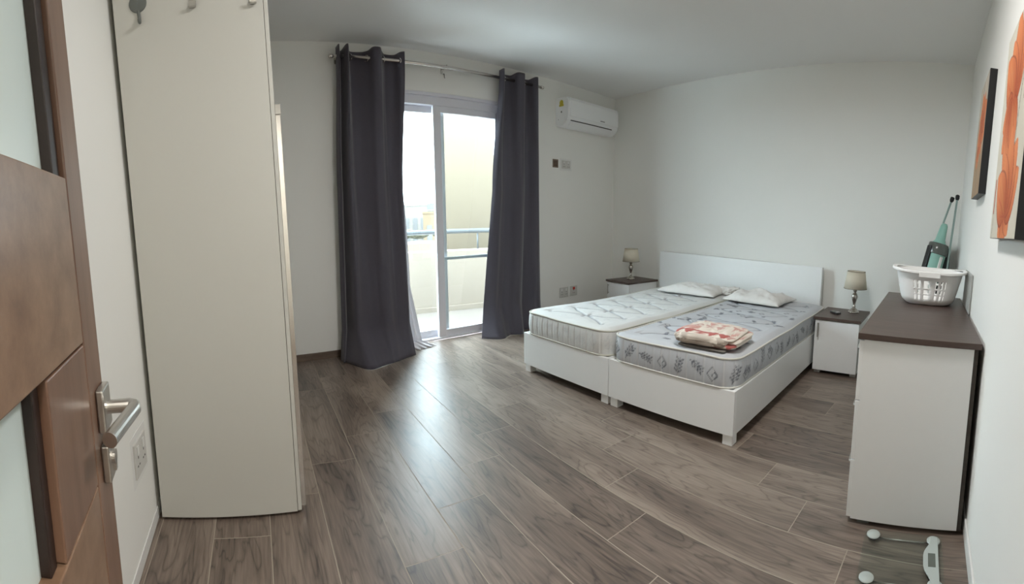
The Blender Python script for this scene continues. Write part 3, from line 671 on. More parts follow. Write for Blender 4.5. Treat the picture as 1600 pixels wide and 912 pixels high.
def mattress(off, label, base, dark, edge, strong, seed):
    rnd = random.Random(seed)
    L_, W_, H_, R_ = 1.95, 0.868, 0.165, 0.10
    t = empty('mattress', BO + Bc*off + Bl*0.004 + Vector((0, 0, 0.3155)), BR, label, 'mattress')
    def sag(x, y):
        return 0.010*mn.noise(Vector((x*2.2, y*2.2, seed))) - 0.010*max(0, 1-abs(x-0.95)/0.9)*(1 if strong else 0.6)
    # ---- side
    ds = 0.006
    per = []      # outline points + normals
    def arc(cx, cy, a0): return [(cx+R_*math.cos(a), cy+R_*math.sin(a)) for a in [a0+math.pi/2*i/24 for i in range(25)]]
    base_pts = []
    def line(p, q): 
        n = max(2, int(math.dist(p, q)/ds)); return [(p[0]+(q[0]-p[0])*i/n, p[1]+(q[1]-p[1])*i/n) for i in range(1, n)]
    corners = [arc(L_-R_, R_, -math.pi/2), arc(L_-R_, W_-R_, 0), arc(R_, W_-R_, math.pi/2), arc(R_, R_, math.pi)]
    for i, a in enumerate(corners):
        base_pts += a; nx = corners[(i+1) % 4][0]; base_pts += line(a[-1], nx)
    n = len(base_pts); P = np.array(base_pts)
    d = np.roll(P, -1, 0)-np.roll(P, 1, 0); d /= np.linalg.norm(d, axis=1)[:, None]; Nn = np.stack([d[:, 1], -d[:, 0]], 1)
    s = np.concatenate([[0], np.cumsum(np.hypot(*(P[1:]-P[:-1]).T))]); tot = s[-1]+ds
    NV = 24
    vv = np.linspace(0, 1, NV+1)
    S, Vv = np.meshgrid(s, vv)
    marks = []; k = 0; x = 0.0
    strokes = []
    pitch = 0.058
    for i in range(int(tot/ (pitch*2))):
        cx = (i+0.5)*pitch*2 + rnd.uniform(-0.01, 0.01); cz = H_*rnd.uniform(0.38, 0.62)
        kind = i % 3
        if kind == 0: strokes += [diamond(cx, cz, 0.040), diamond(cx+0.016, cz-0.008, 0.022)]
        elif kind == 1: strokes += sprig(cx, cz, 0.055, rnd.uniform(0.8, 2.2), rnd)
        else:
            strokes += sprig(cx, cz+0.01, 0.05, rnd.uniform(-0.7, 0.7), rnd) + ([diamond(cx, cz, 0.045, 1.1)] if rnd.random() < 0.5 else [])
    D_ = seg_dist(np.stack([S.ravel(), (Vv*H_).ravel()], 1), strokes).reshape(S.shape)
    mk = np.clip(1.2 - D_/0.0032, 0, 1)
    cb = np.array(base[:3]); cd = np.array(dark[:3])
    chan = np.abs(((S/pitch) % 1.0)-0.5)*2          # 1 at channel
    groove = np.clip((chan-0.80)/0.20, 0, 1)**2
    bulge = 0.011*np.sin(np.pi*Vv)**0.6*(1-0.85*groove) + 0.002
    verts = []; cols = []
    for j in range(NV+1):
        for i in range(n):
            b = bulge[j, i] + 0.002*mn.noise(Vector((S[j, i]*9, Vv[j, i]*3, seed)))
            px, py = P[i]+Nn[i]*b
            z = Vv[j, i]*(H_+sag(px, py))
            verts.append((px, py, z)); c = cb*(1-mk[j, i]*strong)+cd*mk[j, i]*strong; g_ = 0.6*groove[j, i] if Vv[j, i] < 0.97 else 0; cols.append(c*(1-g_)+np.array([0.80, 0.80, 0.79])*g_)
    faces = [(j*n+i, j*n+(i+1) % n, (j+1)*n+(i+1) % n, (j+1)*n+i) for j in range(NV) for i in range(n)]
    # ---- top
    NX, NY = 250, 120; b0 = len(verts)
    gx = np.linspace(0, 1, NX+1); gy = np.linspace(0, 1, NY+1)
    GX, GY = np.meshgrid(gx, gy); Y = GY*W_
    inset = np.where(Y < R_, R_-np.sqrt(np.maximum(0, R_**2-(R_-Y)**2)), np.where(Y > W_-R_, R_-np.sqrt(np.maximum(0, R_**2-(Y-(W_-R_))**2)), 0))
    X = inset + GX*(L_-2*inset)
    lines = []
    if strong > 0.5:
        per_ = 0.56
        for ph in (0.0, 0.5):
            for sg in (1, -1):
                pl = []
                for q in np.arange(0.10, L_-0.05, 0.01):
                    u = (q/per_+ph)*2*math.pi
                    pl.append((q+0.05*math.sin(2*u), W_/2+sg*0.30*math.tanh(2.2*math.sin(u))/0.976))
                lines.append(pl)
    else:
        per_ = 0.50
        for sg in (1, -1):
            pl = []
            for q in np.arange(0.10, L_-0.05, 0.01):
                u = q/per_*2*math.pi
                pl.append((q+0.06*math.sin(2*u), W_/2+sg*0.28*math.tanh(1.8*math.sin(u))/0.95))
            lines.append(pl)
        for q in np.arange(0.25, L_, 0.25): lines.append([(q-0.05, W_/2), (q+0.05, W_/2)]); lines.append([(q, W_/2-0.04), (q, W_/2+0.04)])
    PT = np.stack([X.ravel(), Y.ravel()], 1)
    dl = seg_dist(PT, lines).reshape(X.shape)
    st = []
    for i in range(84):
        cx, cy = rnd.uniform(0.06, L_-0.06), rnd.uniform(0.05, W_-0.05)
        st += sprig(cx, cy, rnd.uniform(0.022, 0.036), rnd.uniform(0, 6.28), rnd) if i % 3 else [diamond(cx, cy, 0.022)]
    dsT = seg_dist(PT, st).reshape(X.shape)
    stitch = np.clip(1.35-dl/0.0095, 0, 1); puff = np.clip(dl/0.07, 0, 1)
    mkT = np.clip(1.1-dsT/0.0055, 0, 1)*strong*0.9
    cl = np.array([0.16, 0.18, 0.23]); 
    edgef = np.minimum(np.minimum(X-inset, L_-inset-X), np.minimum(Y, W_-Y)); ef = np.clip(edgef/0.05, 0, 1)
    for j in range(NY+1):
        for i in range(NX+1):
            x, y = X[j, i], Y[j, i]
            z = H_ + sag(x, y) + 0.010*math.sin(ef[j, i]*math.pi/2) + 0.009*puff[j, i]*ef[j, i] - 0.007*stitch[j, i] + 0.004*mn.noise(Vector((x*7, y*7, seed+5)))*ef[j, i]
            verts.append((x, y, z))
            c = cb*(1-mkT[j, i])+cd*mkT[j, i]; k_ = stitch[j, i]*(0.75 if strong > 0.5 else 0.62)
            cols.append(c*(1-k_)+cl*k_)
    for j in range(NY):
        for i in range(NX):
            a = b0+j*(NX+1)+i; faces.append((a, a+1, a+NX+2, a+NX+1))
    me = bpy.data.meshes.new('cover'); me.from_pydata(verts, [], faces)
    at = me.color_attributes.new('pattern', 'FLOAT_COLOR', 'POINT')
    arr = np.ones((len(verts), 4), np.float32); arr[:, :3] = np.array(cols); at.data.foreach_set('color', arr.ravel())
    obj('cover', me, attrmat('ticking', 0.75, 0.2, 500), t, smooth=True)
    for nm, zf in (('piping', 1.0), ('piping', 0.0)):
        bm = B(); step = 3; pts = []
        for i in range(0, n, step):
            px, py = P[i]+Nn[i]*0.004; pts.append(Vector((px, py, zf*(H_+sag(px, py)) + (0.002 if zf else 0.006))))
        pts.append(pts[0].copy()); tube(bm, pts, 0.0062, 8, caps=False); obj(nm, bm, edge, t, smooth=True)
m_pipe1 = mat('cream_piping', (0.66, 0.65, 0.60, 1), 0.7); m_pipe2 = mat('olive_piping', (0.55, 0.54, 0.47, 1), 0.7)
mattress(-0.887, 'silver-grey mattress with dark leaf and diamond print, on the bed nearer the chest of drawers', (0.57, 0.59, 0.62, 1), (0.07, 0.075, 0.10, 1), m_pipe1, 0.85, 11)
mattress(0.019, 'pale quilted mattress with faint stitching, on the bed nearer the curtains', (0.72, 0.73, 0.72, 1), (0.48, 0.50, 0.52, 1), m_pipe2, 0.35, 23)

# headboard
HBp = Vector((bwX(1.30)-0.062, 1.30, 0)); HBr = math.atan2(BT.y, BT.x)
t = empty('headboard', HBp, HBr, 'wide plain white headboard standing between bed heads and wall', 'headboard')
bm = B(); box(bm, 0, 2.06, 0.0, 0.04, 0.0, 0.835); obj('headboard_panel', bm, m_white, t, bevel=0.0015)

# pillows
def pillow(P, rz, sx, sy, sz, label, seed, crumple=0.0, tilt=0.0):
    t = empty('pillow', P, rz, label, 'pillow')
    bm = B(); NU, NV = 48, 40; g = {}
    for side in (1, -1):
        for i in range(NU+1):
            for j in range(NV+1):
                u, v = 2*i/NU-1, 2*j/NV-1
                edge = i in (0, NU) or j in (0, NV)
                if edge and side == -1: g[(side, i, j)] = g[(1, i, j)]; continue
                pin = 1-0.10*(1-abs(u))**0.6*abs(v)**3; pin2 = 1-0.08*(1-abs(v))**0.6*abs(u)**3
                x = u*sx/2*pin2; y = v*sy/2*pin
                h = (max(0, 1-abs(u)**2.6)*max(0, 1-abs(v)**2.6))**0.55
                q = Vector((u*2.0, v*2.0, seed))
                h *= 1+0.45*mn.fractal(q, 1.0, 2.0, 3)
                w_ = 0.35*crumple*mn.fractal(Vector((u*3, v*3, seed+9)), 1.0, 2.0, 3)*sz
                z = (h*sz*0.78 if side == 1 else -h*sz*0.22) + sz*0.22 + (max(0, w_) if side == 1 else 0) + tilt*max(0, u)*1.0
                if edge: z = sz*0.20 + max(0, 0.02*mn.noise(Vector((u*4, v*4, seed+3)))) + tilt*max(0, u)
                g[(side, i, j)] = bm.verts.new((x, y, max(z, 0.0)))
    for side in (1, -1):
        for i in range(NU):
            for j in range(NV):
                f = [g[(side, i, j)], g[(side, i+1, j)], g[(side, i+1, j+1)], g[(side, i, j+1)]]
                if len(set(f)) < 4: continue
                try: bm.faces.new(f)
                except ValueError: pass
    obj('pillow_case', bm, m_pillow, t, smooth=True); return t
ZM = 0.3155+0.165+0.016
pillow(BO + Bl*1.72 + Bc*-0.31 + Vector((0, 0, ZM)), BR-0.05, 0.46, 0.58, 0.095, 'flat white pillow on the grey printed mattress', 2.0, 0.5)
pillow(BO + Bl*1.74 + Bc*0.40 + Vector((0, 0, ZM)), BR+0.04, 0.46, 0.64, 0.09, 'flat white pillow on the pale mattress nearer the curtains', 7.0, 0.5)
# crumpled white cloth between the pillows
bm = bmesh.new(); bmesh.ops.create_icosphere(bm, subdivisions=5, radius=1)
for v in bm.verts:
    c0 = v.co.copy(); r_ = 1+0.55*mn.fractal(c0*2.3+Vector((4, 1, 9)), 1.0, 2.0, 4)
    v.co = Vector((c0.x*0.10*r_, c0.y*0.13*r_, max(0.0, 0.035+c0.z*0.045*r_)))
o = obj('crumpled_cloth', bm, m_pillow, smooth=True); o.location = BO + Bl*1.87 + Bc*0.075 + Vector((0, 0, ZM-0.004)); tag(o, 'small crumpled white cloth lying between the two pillows by the headboard', 'cloth')

# ------------------------------------------------------------------ folded quilt
def slab_mesh(sx, sy, z0, th_, seed, colf, wav=0.004, nu=110, nv=80):
    """a soft folded layer: rounded slab; x in [0,sx], y in [0,sy]"""
    verts, cols, faces = [], [], []
    prof = []                                     # closed cross-section in (y, z) with rounded ends
    M_ = nv
    for i in range(M_):
        a = 2*math.pi*i/M_
        cy_ = math.copysign(abs(math.cos(a))**0.35, math.cos(a)); cz_ = math.copysign(abs(math.sin(a))**0.75, math.sin(a))
        prof.append((cy_, cz_))
    for i in range(nu+1):
        u = i/nu; e_ = min(1.0, (min(u, 1-u)/0.06)); e_ = math.sqrt(max(0, 1-(1-e_)**2))
        for (a, b) in prof:
            x = u*sx; y = sy/2+a*sy/2*(0.90+0.10*e_); z = z0+th_/2+b*th_/2*(0.25+0.75*e_)
            nn = mn.fractal(Vector((x*14, y*14, seed+b)), 1.0, 2.0, 3)
            y += wav*1.5*mn.noise(Vector((x*18, seed, b)))*abs(a); z += wav*nn*(1 if b > 0 else 0.25); x += wav*2.0*mn.noise(Vector((y*16, z*60, seed+2)))
            verts.append((x, y, max(z, 0.0006))); cols.append(colf(x, y, z, b))
    m_ = len(prof)
    for i in range(nu):
        for j in range(m_): faces.append((i*m_+j, i*m_+(j+1) % m_, (i+1)*m_+(j+1) % m_, (i+1)*m_+j))
    faces.append(tuple(range(m_-1, -1, -1))); faces.append(tuple(range(nu*m_, nu*m_+m_)))
    me = bpy.data.meshes.new('fold'); me.from_pydata(verts, [], faces)
    at = me.color_attributes.new('pattern', 'FLOAT_COLOR', 'POINT')
    for k, c in enumerate(cols): at.data[k].color = (c[0], c[1], c[2], 1)
    return me
CR = srgb(228, 218, 206); RD = srgb(176, 98, 92); PK = srgb(206, 160, 150); BG = srgb(146, 130, 116)
QW = 0.062
def quilt_pat(a, y):
    """a: distance up and over from the near lower edge; y: across. Returns colour and quilting puff height"""
    r = a/QW; zig = 0.5-abs(((y/QW/1.15) % 1)-0.5)          # zigzag seam
    rr = r + zig*0.9; ri = math.floor(rr); fr = rr-ri
    cell = math.floor(y/QW/1.15)
    h = math.sin(cell*12.9898+ri*78.233)*43758.5453; h -= math.floor(h)
    fy = (y/QW/1.15) % 1
    puff = (math.sin(math.pi*fr)*math.sin(math.pi*fy)) ** 0.5 if 0 < fr < 1 and 0 < fy < 1 else 0
    dd = abs(fy-0.5)*2+abs(fr-0.5)*1.7
    if ri <= 0: c = mixq(BG, CR, 0.1+0.4*h) if dd < 1.1 else CR
    elif ri == 1: c = mixq(BG, CR, 0.4+0.4*h) if dd < 0.9 else CR
    elif ri == 2: c = RD if dd < 1.12 else CR
    elif ri == 3: c = CR if h < 0.6 else PK
    elif ri == 4: c = mixq(RD, CR, 0.35) if dd < 0.9 else CR
    else: c = PK if dd < 0.8 and h < 0.5 else CR
    return c, puff
def mixq(a, b, k): return tuple(a[i]*(1-k)+b[i]*k for i in range(3))
def puffy(sx, sy, th_, ex, ez, seed, a0=0.0, wav=0.006, col=None, N1=150, N2=64):
    """soft folded bundle: superellipsoid-like block on z>=0, quilted"""
    verts, cols, faces = [], [], []
    def sp(v, e): return math.copysign(abs(v)**e, v)
    for j in range(N2+1):
        ph = -math.pi/2+math.pi*j/N2; cz, sz = sp(math.cos(ph), ez), sp(math.sin(ph), ez)
        for i in range(N1):
            t_ = 2*math.pi*i/N1; cx, cy = sp(math.cos(t_), ex), sp(math.sin(t_), ex)
            x = sx/2+cx*cz*sx/2; y = sy/2+cy*cz*sy/2; z = th_/2+sz*th_/2
            a = z + max(0.0, x) * (1.0 if sz > 0 else 0.3) + a0
            c, pf = quilt_pat(a, y)
            if col: c = col
            out = Vector((cx*cz, cy*cz, sz*0.9)); out = out.normalized() if out.length > 1e-6 else Vector((0, 0, 1))
            n1 = mn.fractal(Vector((x*9, y*9, z*14+seed)), 1.0, 2.0, 4)
            d = 0.0085*pf + wav*n1 - (0.004 if sz < 0 else 0)
            p = Vector((x, y, z))+out*d
            p.z += 0.008*mn.noise(Vector((x*6, y*6, seed)))*(1 if sz > 0 else 0)
            verts.append((p.x, p.y, max(p.z, 0.0006))); cols.append(c)
    for j in range(N2):
        for i in range(N1): faces.append((j*N1+i, j*N1+(i+1) % N1, (j+1)*N1+(i+1) % N1, (j+1)*N1+i))
    me = bpy.data.meshes.new('fold'); me.from_pydata(verts, [], faces)
    at = me.color_attributes.new('pattern', 'FLOAT_COLOR', 'POINT')
    for k, c in enumerate(cols): at.data[k].color = (c[0], c[1], c[2], 1)
    return me
QP = BO + Bl*0.030 + Bc*-0.870 + Vector((0, 0, ZM+0.006))
t = empty('folded_quilt', QP + Vector((0, 0, 0.013)), BR+0.08, 'cream patchwork quilt with red patches, folded at the foot of the grey mattress', 'quilt')
m_quilt = attrmat('patchwork_cotton', 0.9, 0.3, 300, sheen=0.1)
o = obj('fold', puffy(0.36, 0.34, 0.078, 0.34, 0.62, 1.0), m_quilt, t, smooth=True); o.location = (0.0, 0.055, 0)
for k, (z0, th_, dy, x0_, sx_) in enumerate(((0.0, 0.026, 0.012, 0.03, 0.31), (0.022, 0.024, 0.0, 0.05, 0.30), (0.042, 0.024, 0.018, 0.03, 0.30))):
    o = obj('fold', puffy(sx_, 0.22, th_, 0.30, 0.55, 5.0+k, 0.10+0.05*k, 0.004, None, 110, 36), m_quilt, t, smooth=True); o.location = (x0_, dy, z0); o.rotation_euler = (0, 0, 0.03*(k-1))
greyc = srgb(118, 112, 106)
o = obj('folded_sheet', slab_mesh(0.30, 0.30, 0.0, 0.016, 8.0, lambda x, y, z, b: greyc, 0.003), attrmat('grey_cotton', 0.9, 0.3, 300), None, smooth=True)
o.location = QP + Bl*0.004 + Bc*0.06; o.rotation_euler = (0, 0, BR+0.05); tag(o, 'thin grey folded sheet lying under the patchwork quilt', 'sheet')

# ------------------------------------------------------------------ nightstands
def nightstand(P, rz, label):
    """local origin: front corner with smallest local y; +x goes to the wall, y spans the width"""
    t = empty('nightstand', P, rz, label, 'nightstand', 'matching white nightstands with dark tops')
    W_, D_, H_ = 0.40, 0.50, 0.485
    bm = B(); box(bm, 0.0, D_, 0, W_, H_-0.022, H_); obj('top', bm, m_darkwood, t, bevel=0.001)
    bm = B()
    box(bm, 0.035, D_-0.01, 0.012, 0.028, 0.03, H_-0.022); box(bm, 0.035, D_-0.01, W_-0.028, W_-0.012, 0.03, H_-0.022)
    box(bm, D_-0.02, D_-0.01, 0.028, W_-0.028, 0.03, H_-0.022); box(bm, 0.035, D_-0.02, 0.028, W_-0.028, 0.03, 0.046)
    obj('carcass', bm, m_white, t, bevel=0.001)
    d_ = obj('door', (lambda b_: (box(b_, 0.014, 0.032, 0.014, W_-0.014, 0.032, H_-0.028), b_)[1])(B()), m_white, t, bevel=0.0015)
    bm = B(); tube(bm, [(0.014, W_-0.045, H_-0.065), (-0.006, W_-0.045, H_-0.065)], 0.004, 8); tube(bm, [(0.014, W_-0.045, H_-0.155), (-0.006, W_-0.045, H_-0.155)], 0.004, 8)
    box(bm, -0.010, -0.004, W_-0.051, W_-0.039, H_-0.170, H_-0.050); obj('handle', bm, m_steel, d_, bevel=0.0015)
    for xx in (0.05, D_-0.07):
        for yy in (0.02, W_-0.07):
            bm = B(); box(bm, xx, xx+0.04, yy, yy+0.05, 0.0, 0.03); obj('foot', bm, m_white2, t)
    bm = B(); box(bm, 0.09, 0.10, 0.08, W_-0.08, 0.001, 0.03); obj('dark_gap_plinth', bm, m_black, t)  # black sheet stands in for the shade in the gap between the feet
    return t
NR = Vector((3.525, 0.755, 0)); NRr = math.radians(3.4)
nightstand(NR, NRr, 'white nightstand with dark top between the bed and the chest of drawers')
NL = Vector((3.77, 3.425, 0)); NLr = math.radians(-3.0)
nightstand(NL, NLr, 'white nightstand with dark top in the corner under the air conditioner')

def table_lamp(P, label, hgt=0.37):
    t = empty('table_lamp', P, 0.3, label, 'lamp', 'pewter table lamps with linen shades')
    prof = [(0.0005, 0.0), (0.050, 0.0), (0.052, 0.006), (0.048, 0.012), (0.042, 0.016), (0.036, 0.026), (0.024, 0.036), (0.015, 0.044), (0.013, 0.050), (0.018, 0.055), (0.013, 0.060), (0.011, 0.072), (0.014, 0.092), (0.022, 0.116), (0.028, 0.138), (0.028, 0.150), (0.022, 0.166), (0.013, 0.180), (0.012, 0.186), (0.018, 0.192), (0.019, 0.198), (0.011, 0.204), (0.008, 0.212), (0.0005, 0.212)]
    bm = B(); lathe(bm, prof, 32); obj('lamp_base', bm, m_pewter, t, smooth=True)
    bm = B(); tube(bm, [(0, 0, 0.21), (0, 0, 0.25)], 0.012, 14); obj('bulb_holder', bm, m_plastic, t, smooth=True)
    bm = B(); z0, z1 = 0.218, hgt; lathe(bm, [(0.103, z0), (0.080, z1)], 48); 
    o = obj('lamp_shade', bm, m_shade, t, smooth=True); so = o.modifiers.new('s', 'SOLIDIFY'); so.thickness = 0.002
    for r_, z_ in ((0.103, z0), (0.080, z1)):
        bm = B(); pts = [(r_*math.cos(a), r_*math.sin(a), z_) for a in [2*math.pi*i/48 for i in range(49)]]; tube(bm, pts, 0.0022, 6, caps=False)
        obj('shade_rim', bm, mat('dark_linen_trim', srgb(120, 112, 96), 0.9), o)
    bm = B()
    for a in (0, 2.094, 4.189): tube(bm, [(0.01*math.cos(a), 0.01*math.sin(a), z1-0.03), (0.079*math.cos(a), 0.079*math.sin(a), z1-0.006)], 0.0015, 6)
    obj('shade_ring', bm, m_steel, o)
    return t
def loc_on(P, rz, x, y, z): return P + Matrix.Rotation(rz, 3, 'Z') @ Vector((x, y, z))
table_lamp(loc_on(NR, NRr, 0.36, 0.13, 0.4852), 'small pewter lamp with beige shade on the nightstand next to the chest of drawers')
table_lamp(loc_on(NL, NLr, 0.25, 0.225, 0.4852), 'small pewter lamp with beige shade on the far nightstand in the corner')
t = empty('remote_control', loc_on(NR, NRr, 0.22, 0.265, 0.4852), 0.9, 'small dark remote control lying on the nightstand beside the pewter lamp', 'remote control')
bm = B(); box(bm, -0.055, 0.055, -0.024, 0.024, 0.0, 0.018); obj('remote_body', bm, mat('dark_grey_plastic', srgb(52, 50, 50), 0.35), t, bevel=0.006, seg=3)
bm = B(); box(bm, -0.005, 0.045, -0.017, 0.017, 0.018, 0.0192); obj('display', bm, mat('grey_display', srgb(150, 152, 148), 0.2), t)
bm = B()
for i in range(2):
    for j in range(3): box(bm, -0.045+i*0.015, -0.036+i*0.015, -0.016+j*0.012, -0.008+j*0.012, 0.018, 0.0196)
obj('buttons', bm, m_plastic, t)

# ------------------------------------------------------------------ chest of drawers
DR = math.radians(4.26)
DP = RW(1.782, 0.012, 0)                      # local origin: near back corner; x along the wall away from camera, y into the room
t = empty('chest_of_drawers', DP, DR, 'white chest of drawers with dark brown top below the flower canvases', 'chest of drawers')
CL, CD, CHH = 1.32, 0.485, 0.815
bm = B(); box(bm, -0.012, CL, 0.0, CD+0.012, CHH-0.025, CHH); obj('top', bm, m_darkwood, t, bevel=0.001)
bm = B(); box(bm, 0.0, 0.018, 0.028, CD-0.012, 0.022, CHH-0.025); obj('side_panel', bm, m_white, t, bevel=0.001)
bm = B(); box(bm, CL-0.03, CL-0.012, 0.028, CD-0.012, 0.022, CHH-0.025); obj('side_panel', bm, m_white, t, bevel=0.001)
bm = B(); box(bm, 0.004, CL-0.016, 0.010, 0.027, 0.022, CHH-0.025); obj('back_panel', bm, mat('dark_back_board', srgb(60, 54, 48), 0.7), t)
bm = B(); box(bm, 0.018, CL-0.03, 0.028, CD-0.02, 0.022, 0.04); obj('bottom_panel', bm, m_white, t)
bm = B(); box(bm, 0.05, CL-0.06, 0.06, CD-0.06, 0.0, 0.022); obj('dark_gap_plinth', bm, m_black, t)
bm = B(); box(bm, 0.02, 0.07, CD-0.09, CD-0.04, 0.0, 0.022); obj('foot', bm, m_gplas, t)
hz = (CHH-0.025-0.03)/3
for k in range(3):
    for c in range(2):
        xa = 0.002 + c*(CL-0.014)/2; xb = xa+(CL-0.014)/2-0.004; za = 0.028+k*hz; zb = za+hz-0.005
        d_ = obj('drawer', (lambda b_: (box(b_, xa, xb, CD-0.012, CD+0.006, za, zb), b_)[1])(B()), m_white, t, bevel=0.0015)
        hx = (xa+xb)/2 if c else xa+0.16
        bm = B(); tube(bm, smoothpath([(hx-0.06, CD+0.004, zb-0.055), (hx-0.058, CD+0.022, zb-0.055), (hx+0.058, CD+0.022, zb-0.055), (hx+0.06, CD+0.004, zb-0.055)], 5), 0.005, 8)
        obj('drawer_handle', bm, m_steel, d_, smooth=True)

# laundry basket
def basket():
    c = loc_on(DP, DR, 0.98, 0.228, CHH+0.001)
    t = empty('laundry_basket', c, DR, 'white plastic laundry basket standing on the chest of drawers', 'basket')
    H_ = 0.20
    def ring(z, f=1.0):
        a = (0.125+0.035*(z/H_)**0.8+0.008*min(1, z/0.03))*f; b = (0.142+0.052*(z/H_)**0.8+0.008*min(1, z/0.03))*f
        pts = []
        for k in range(240):
            an = 2*math.pi*k/240; e_ = 0.62
            pts.append((math.copysign(abs(math.cos(an))**e_, math.cos(an))*a, math.copysign(abs(math.sin(an))**e_, math.sin(an))*b, z))
        return pts
    bm = B(); zs = [0.0, 0.004, 0.012, 0.025, 0.04] + [0.04+0.006*i for i in range(1, 26)]; zs = [z for z in zs if z <= H_-0.004]+[H_]
    f0 = lambda z: 0.86+0.14*min(1, math.sqrt(z/0.03)) if z < 0.03 else 1.0
    rows = [[bm.verts.new(p) for p in ring(z, f0(z))] for z in zs]
    n = 240
    def hole(k, z):
        # slots on every side
        kk = (k+30) % 60                      # 0..59 around the middle of each side
        if not (16 <= kk <= 43): return False
        if (kk-16) % 5 not in (2, 3): return False
        return (0.040 < z < 0.062) or (0.070 < z < 0.094) or (0.106 < z < 0.148)
    for j in range(len(rows)-1):
        zm = (zs[j]+zs[j+1])/2
        for k in range(n):
            if hole(k, zm): continue
            bm.faces.new((rows[j][k], rows[j][(k+1) % n], rows[j+1][(k+1) % n], rows[j+1][k]))
    bm.faces.new(rows[0][::-1])
    o = obj('basket_body', bm, m_basket, t, smooth=True); so = o.modifiers.new('s', 'SOLIDIFY'); so.thickness = 0.0025; so.offset = -1
    # rim with outward lip; dips at the handles
    bm = B(); R0 = ring(H_); prof = [(0.0, 0.0), (0.022, 0.004), (0.026, 0.001), (0.026, -0.010), (0.022, -0.012), (0.0, -0.004)]
    rr = []
    for k in range(n):
        x, y, z = R0[k]; d = Vector((x, y, 0)).normalized(); an = 2*math.pi*k/n
        lift = 0.012*abs(math.sin(an))**2
        rr.append([bm.verts.new(Vector((x, y, z+lift+b)) + d*a) for a, b in prof])
    for k in range(n):
        for s in range(6): bm.faces.new((rr[k][s], rr[(k+1) % n][s], rr[(k+1) % n][(s+1) % 6], rr[k][(s+1) % 6]))
    obj('rim', bm, m_basket, t, smooth=False, bevel=0.001)
    for sx in (-1, 1):
        bm = B(); xx = sx*(0.168+0.018); box(bm, xx-0.008, xx+0.008, -0.062, 0.062, H_-0.032, H_+0.004); obj('grip', bm, m_basket, t, bevel=0.005, seg=3)
    return t
basket()
# thin board leaning on the wall behind the basket
t = empty('leaning_board', RW(2.46, 0.002, CHH+0.001), DR, 'thin white board leaning on the wall behind the laundry basket', 'board')
bm = B(); box(bm, 0.0, 0.42, 0.0, 0.010, 0.0, 0.215, Matrix.Rotation(-0.0, 4, 'X')); obj('board_panel', bm, mat('off_white_board', (0.42, 0.42, 0.40, 1), 0.6), t, bevel=0.004)

# ------------------------------------------------------------------ cleaning things in the corner
t = empty('mop', (3.95, 0.55, 0), 0, 'thin mop pole with black end cap leaning in the corner, left one', 'mop', 'mop poles in the corner')
m_pole = mat('teal_metal_pole', srgb(150, 172, 168), 0.35, noise=0.05); m_teal = mat('teal_plastic', srgb(142, 186, 174), 0.35, noise=0.08, nscale=10); m_clear = mat('smoky_plastic', srgb(88, 92, 88), 0.2, noise=0.2, nscale=20)
def pole(t, top, r=0.009):
    v = Vector(top)-t.location; d = v.normalized()
    bm = B(); tube(bm, [d*0.03, v*0.985], r, 10); obj('pole', bm, m_pole, t, smooth=True)
    bm = B(); tube(bm, [v*0.975, v*0.985, v*1.0, v*1.004], [r*1.2, r*2.1, r*2.1, r*1.3], 12); obj('end_cap', bm, m_black, t, smooth=True)
    bm = B(); box(bm, -0.02, 0.02, -0.12, 0.12, 0.0, 0.035); obj('mop_head', bm, m_teal, t, bevel=0.008)
pole(t, (3.93, 0.125, 1.57))
t = empty('mop', (3.45, 0.15, 0), 0, 'thin mop pole with black end cap leaning in the corner, nearest the picture wall', 'mop', 'mop poles in the corner')
pole(t, (3.90, 0.083, 1.588))
t = empty('upright_vacuum', (3.62, 0.40, 0), 0, 'teal and black upright floor cleaner leaning in the corner behind the basket', 'vacuum cleaner')
ax0 = Vector((0, 0, 0.06)); ax1 = Vector((3.80, 0.165, 1.335))-t.location; dv = ax1-ax0
rotm = dv.to_track_quat('Z', 'Y').to_matrix().to_4x4(); Lc = dv.length
A = Matrix.Translation(ax0) @ rotm
bm = B(); lathe(bm, [(0.0005, Lc*0.52), (0.058, Lc*0.52), (0.066, Lc*0.60), (0.068, Lc*0.80), (0.062, Lc*0.86), (0.038, Lc*0.885), (0.032, Lc*0.93), (0.026, Lc*0.985), (0.018, Lc), (0.0005, Lc)], 28, A, 1.25, 1.15); obj('canister', bm, m_teal, t, smooth=True)
bm = B(); lathe(bm, [(0.071, Lc*0.795), (0.073, Lc*0.80), (0.070, Lc*0.862), (0.066, Lc*0.866)], 28, A, 1.28, 1.18); o = obj('collar', bm, m_clear, t, smooth=True); o.modifiers.new('s', 'SOLIDIFY').thickness = 0.003
bm = B(); box(bm, -0.03, 0.03, 0.062, 0.092, Lc*0.56, Lc*0.84, A); obj('grip', bm, m_black, t, bevel=0.008)
bm = B(); box(bm, -0.094, -0.076, -0.012, 0.012, Lc*0.56, Lc*0.785, A); obj('trim_strip', bm, m_plastic, t, bevel=0.003)
bm = B(); tube(bm, [A @ Vector((0, 0, 0.0)), A @ Vector((0, 0, Lc*0.53))], 0.02, 12); obj('tube', bm, m_black, t, smooth=True)
bm = B(); box(bm, -0.12, 0.06, -0.13, 0.13, 0.0, 0.07); obj('floor_head', bm, m_teal, t, bevel=0.015, seg=3)
t = empty('black_bag', (4.01, 0.16, 0), DR, 'tall black bag standing in the corner behind the mop poles', 'bag')
bm = B(); NZ, NA = 24, 28; rows = []
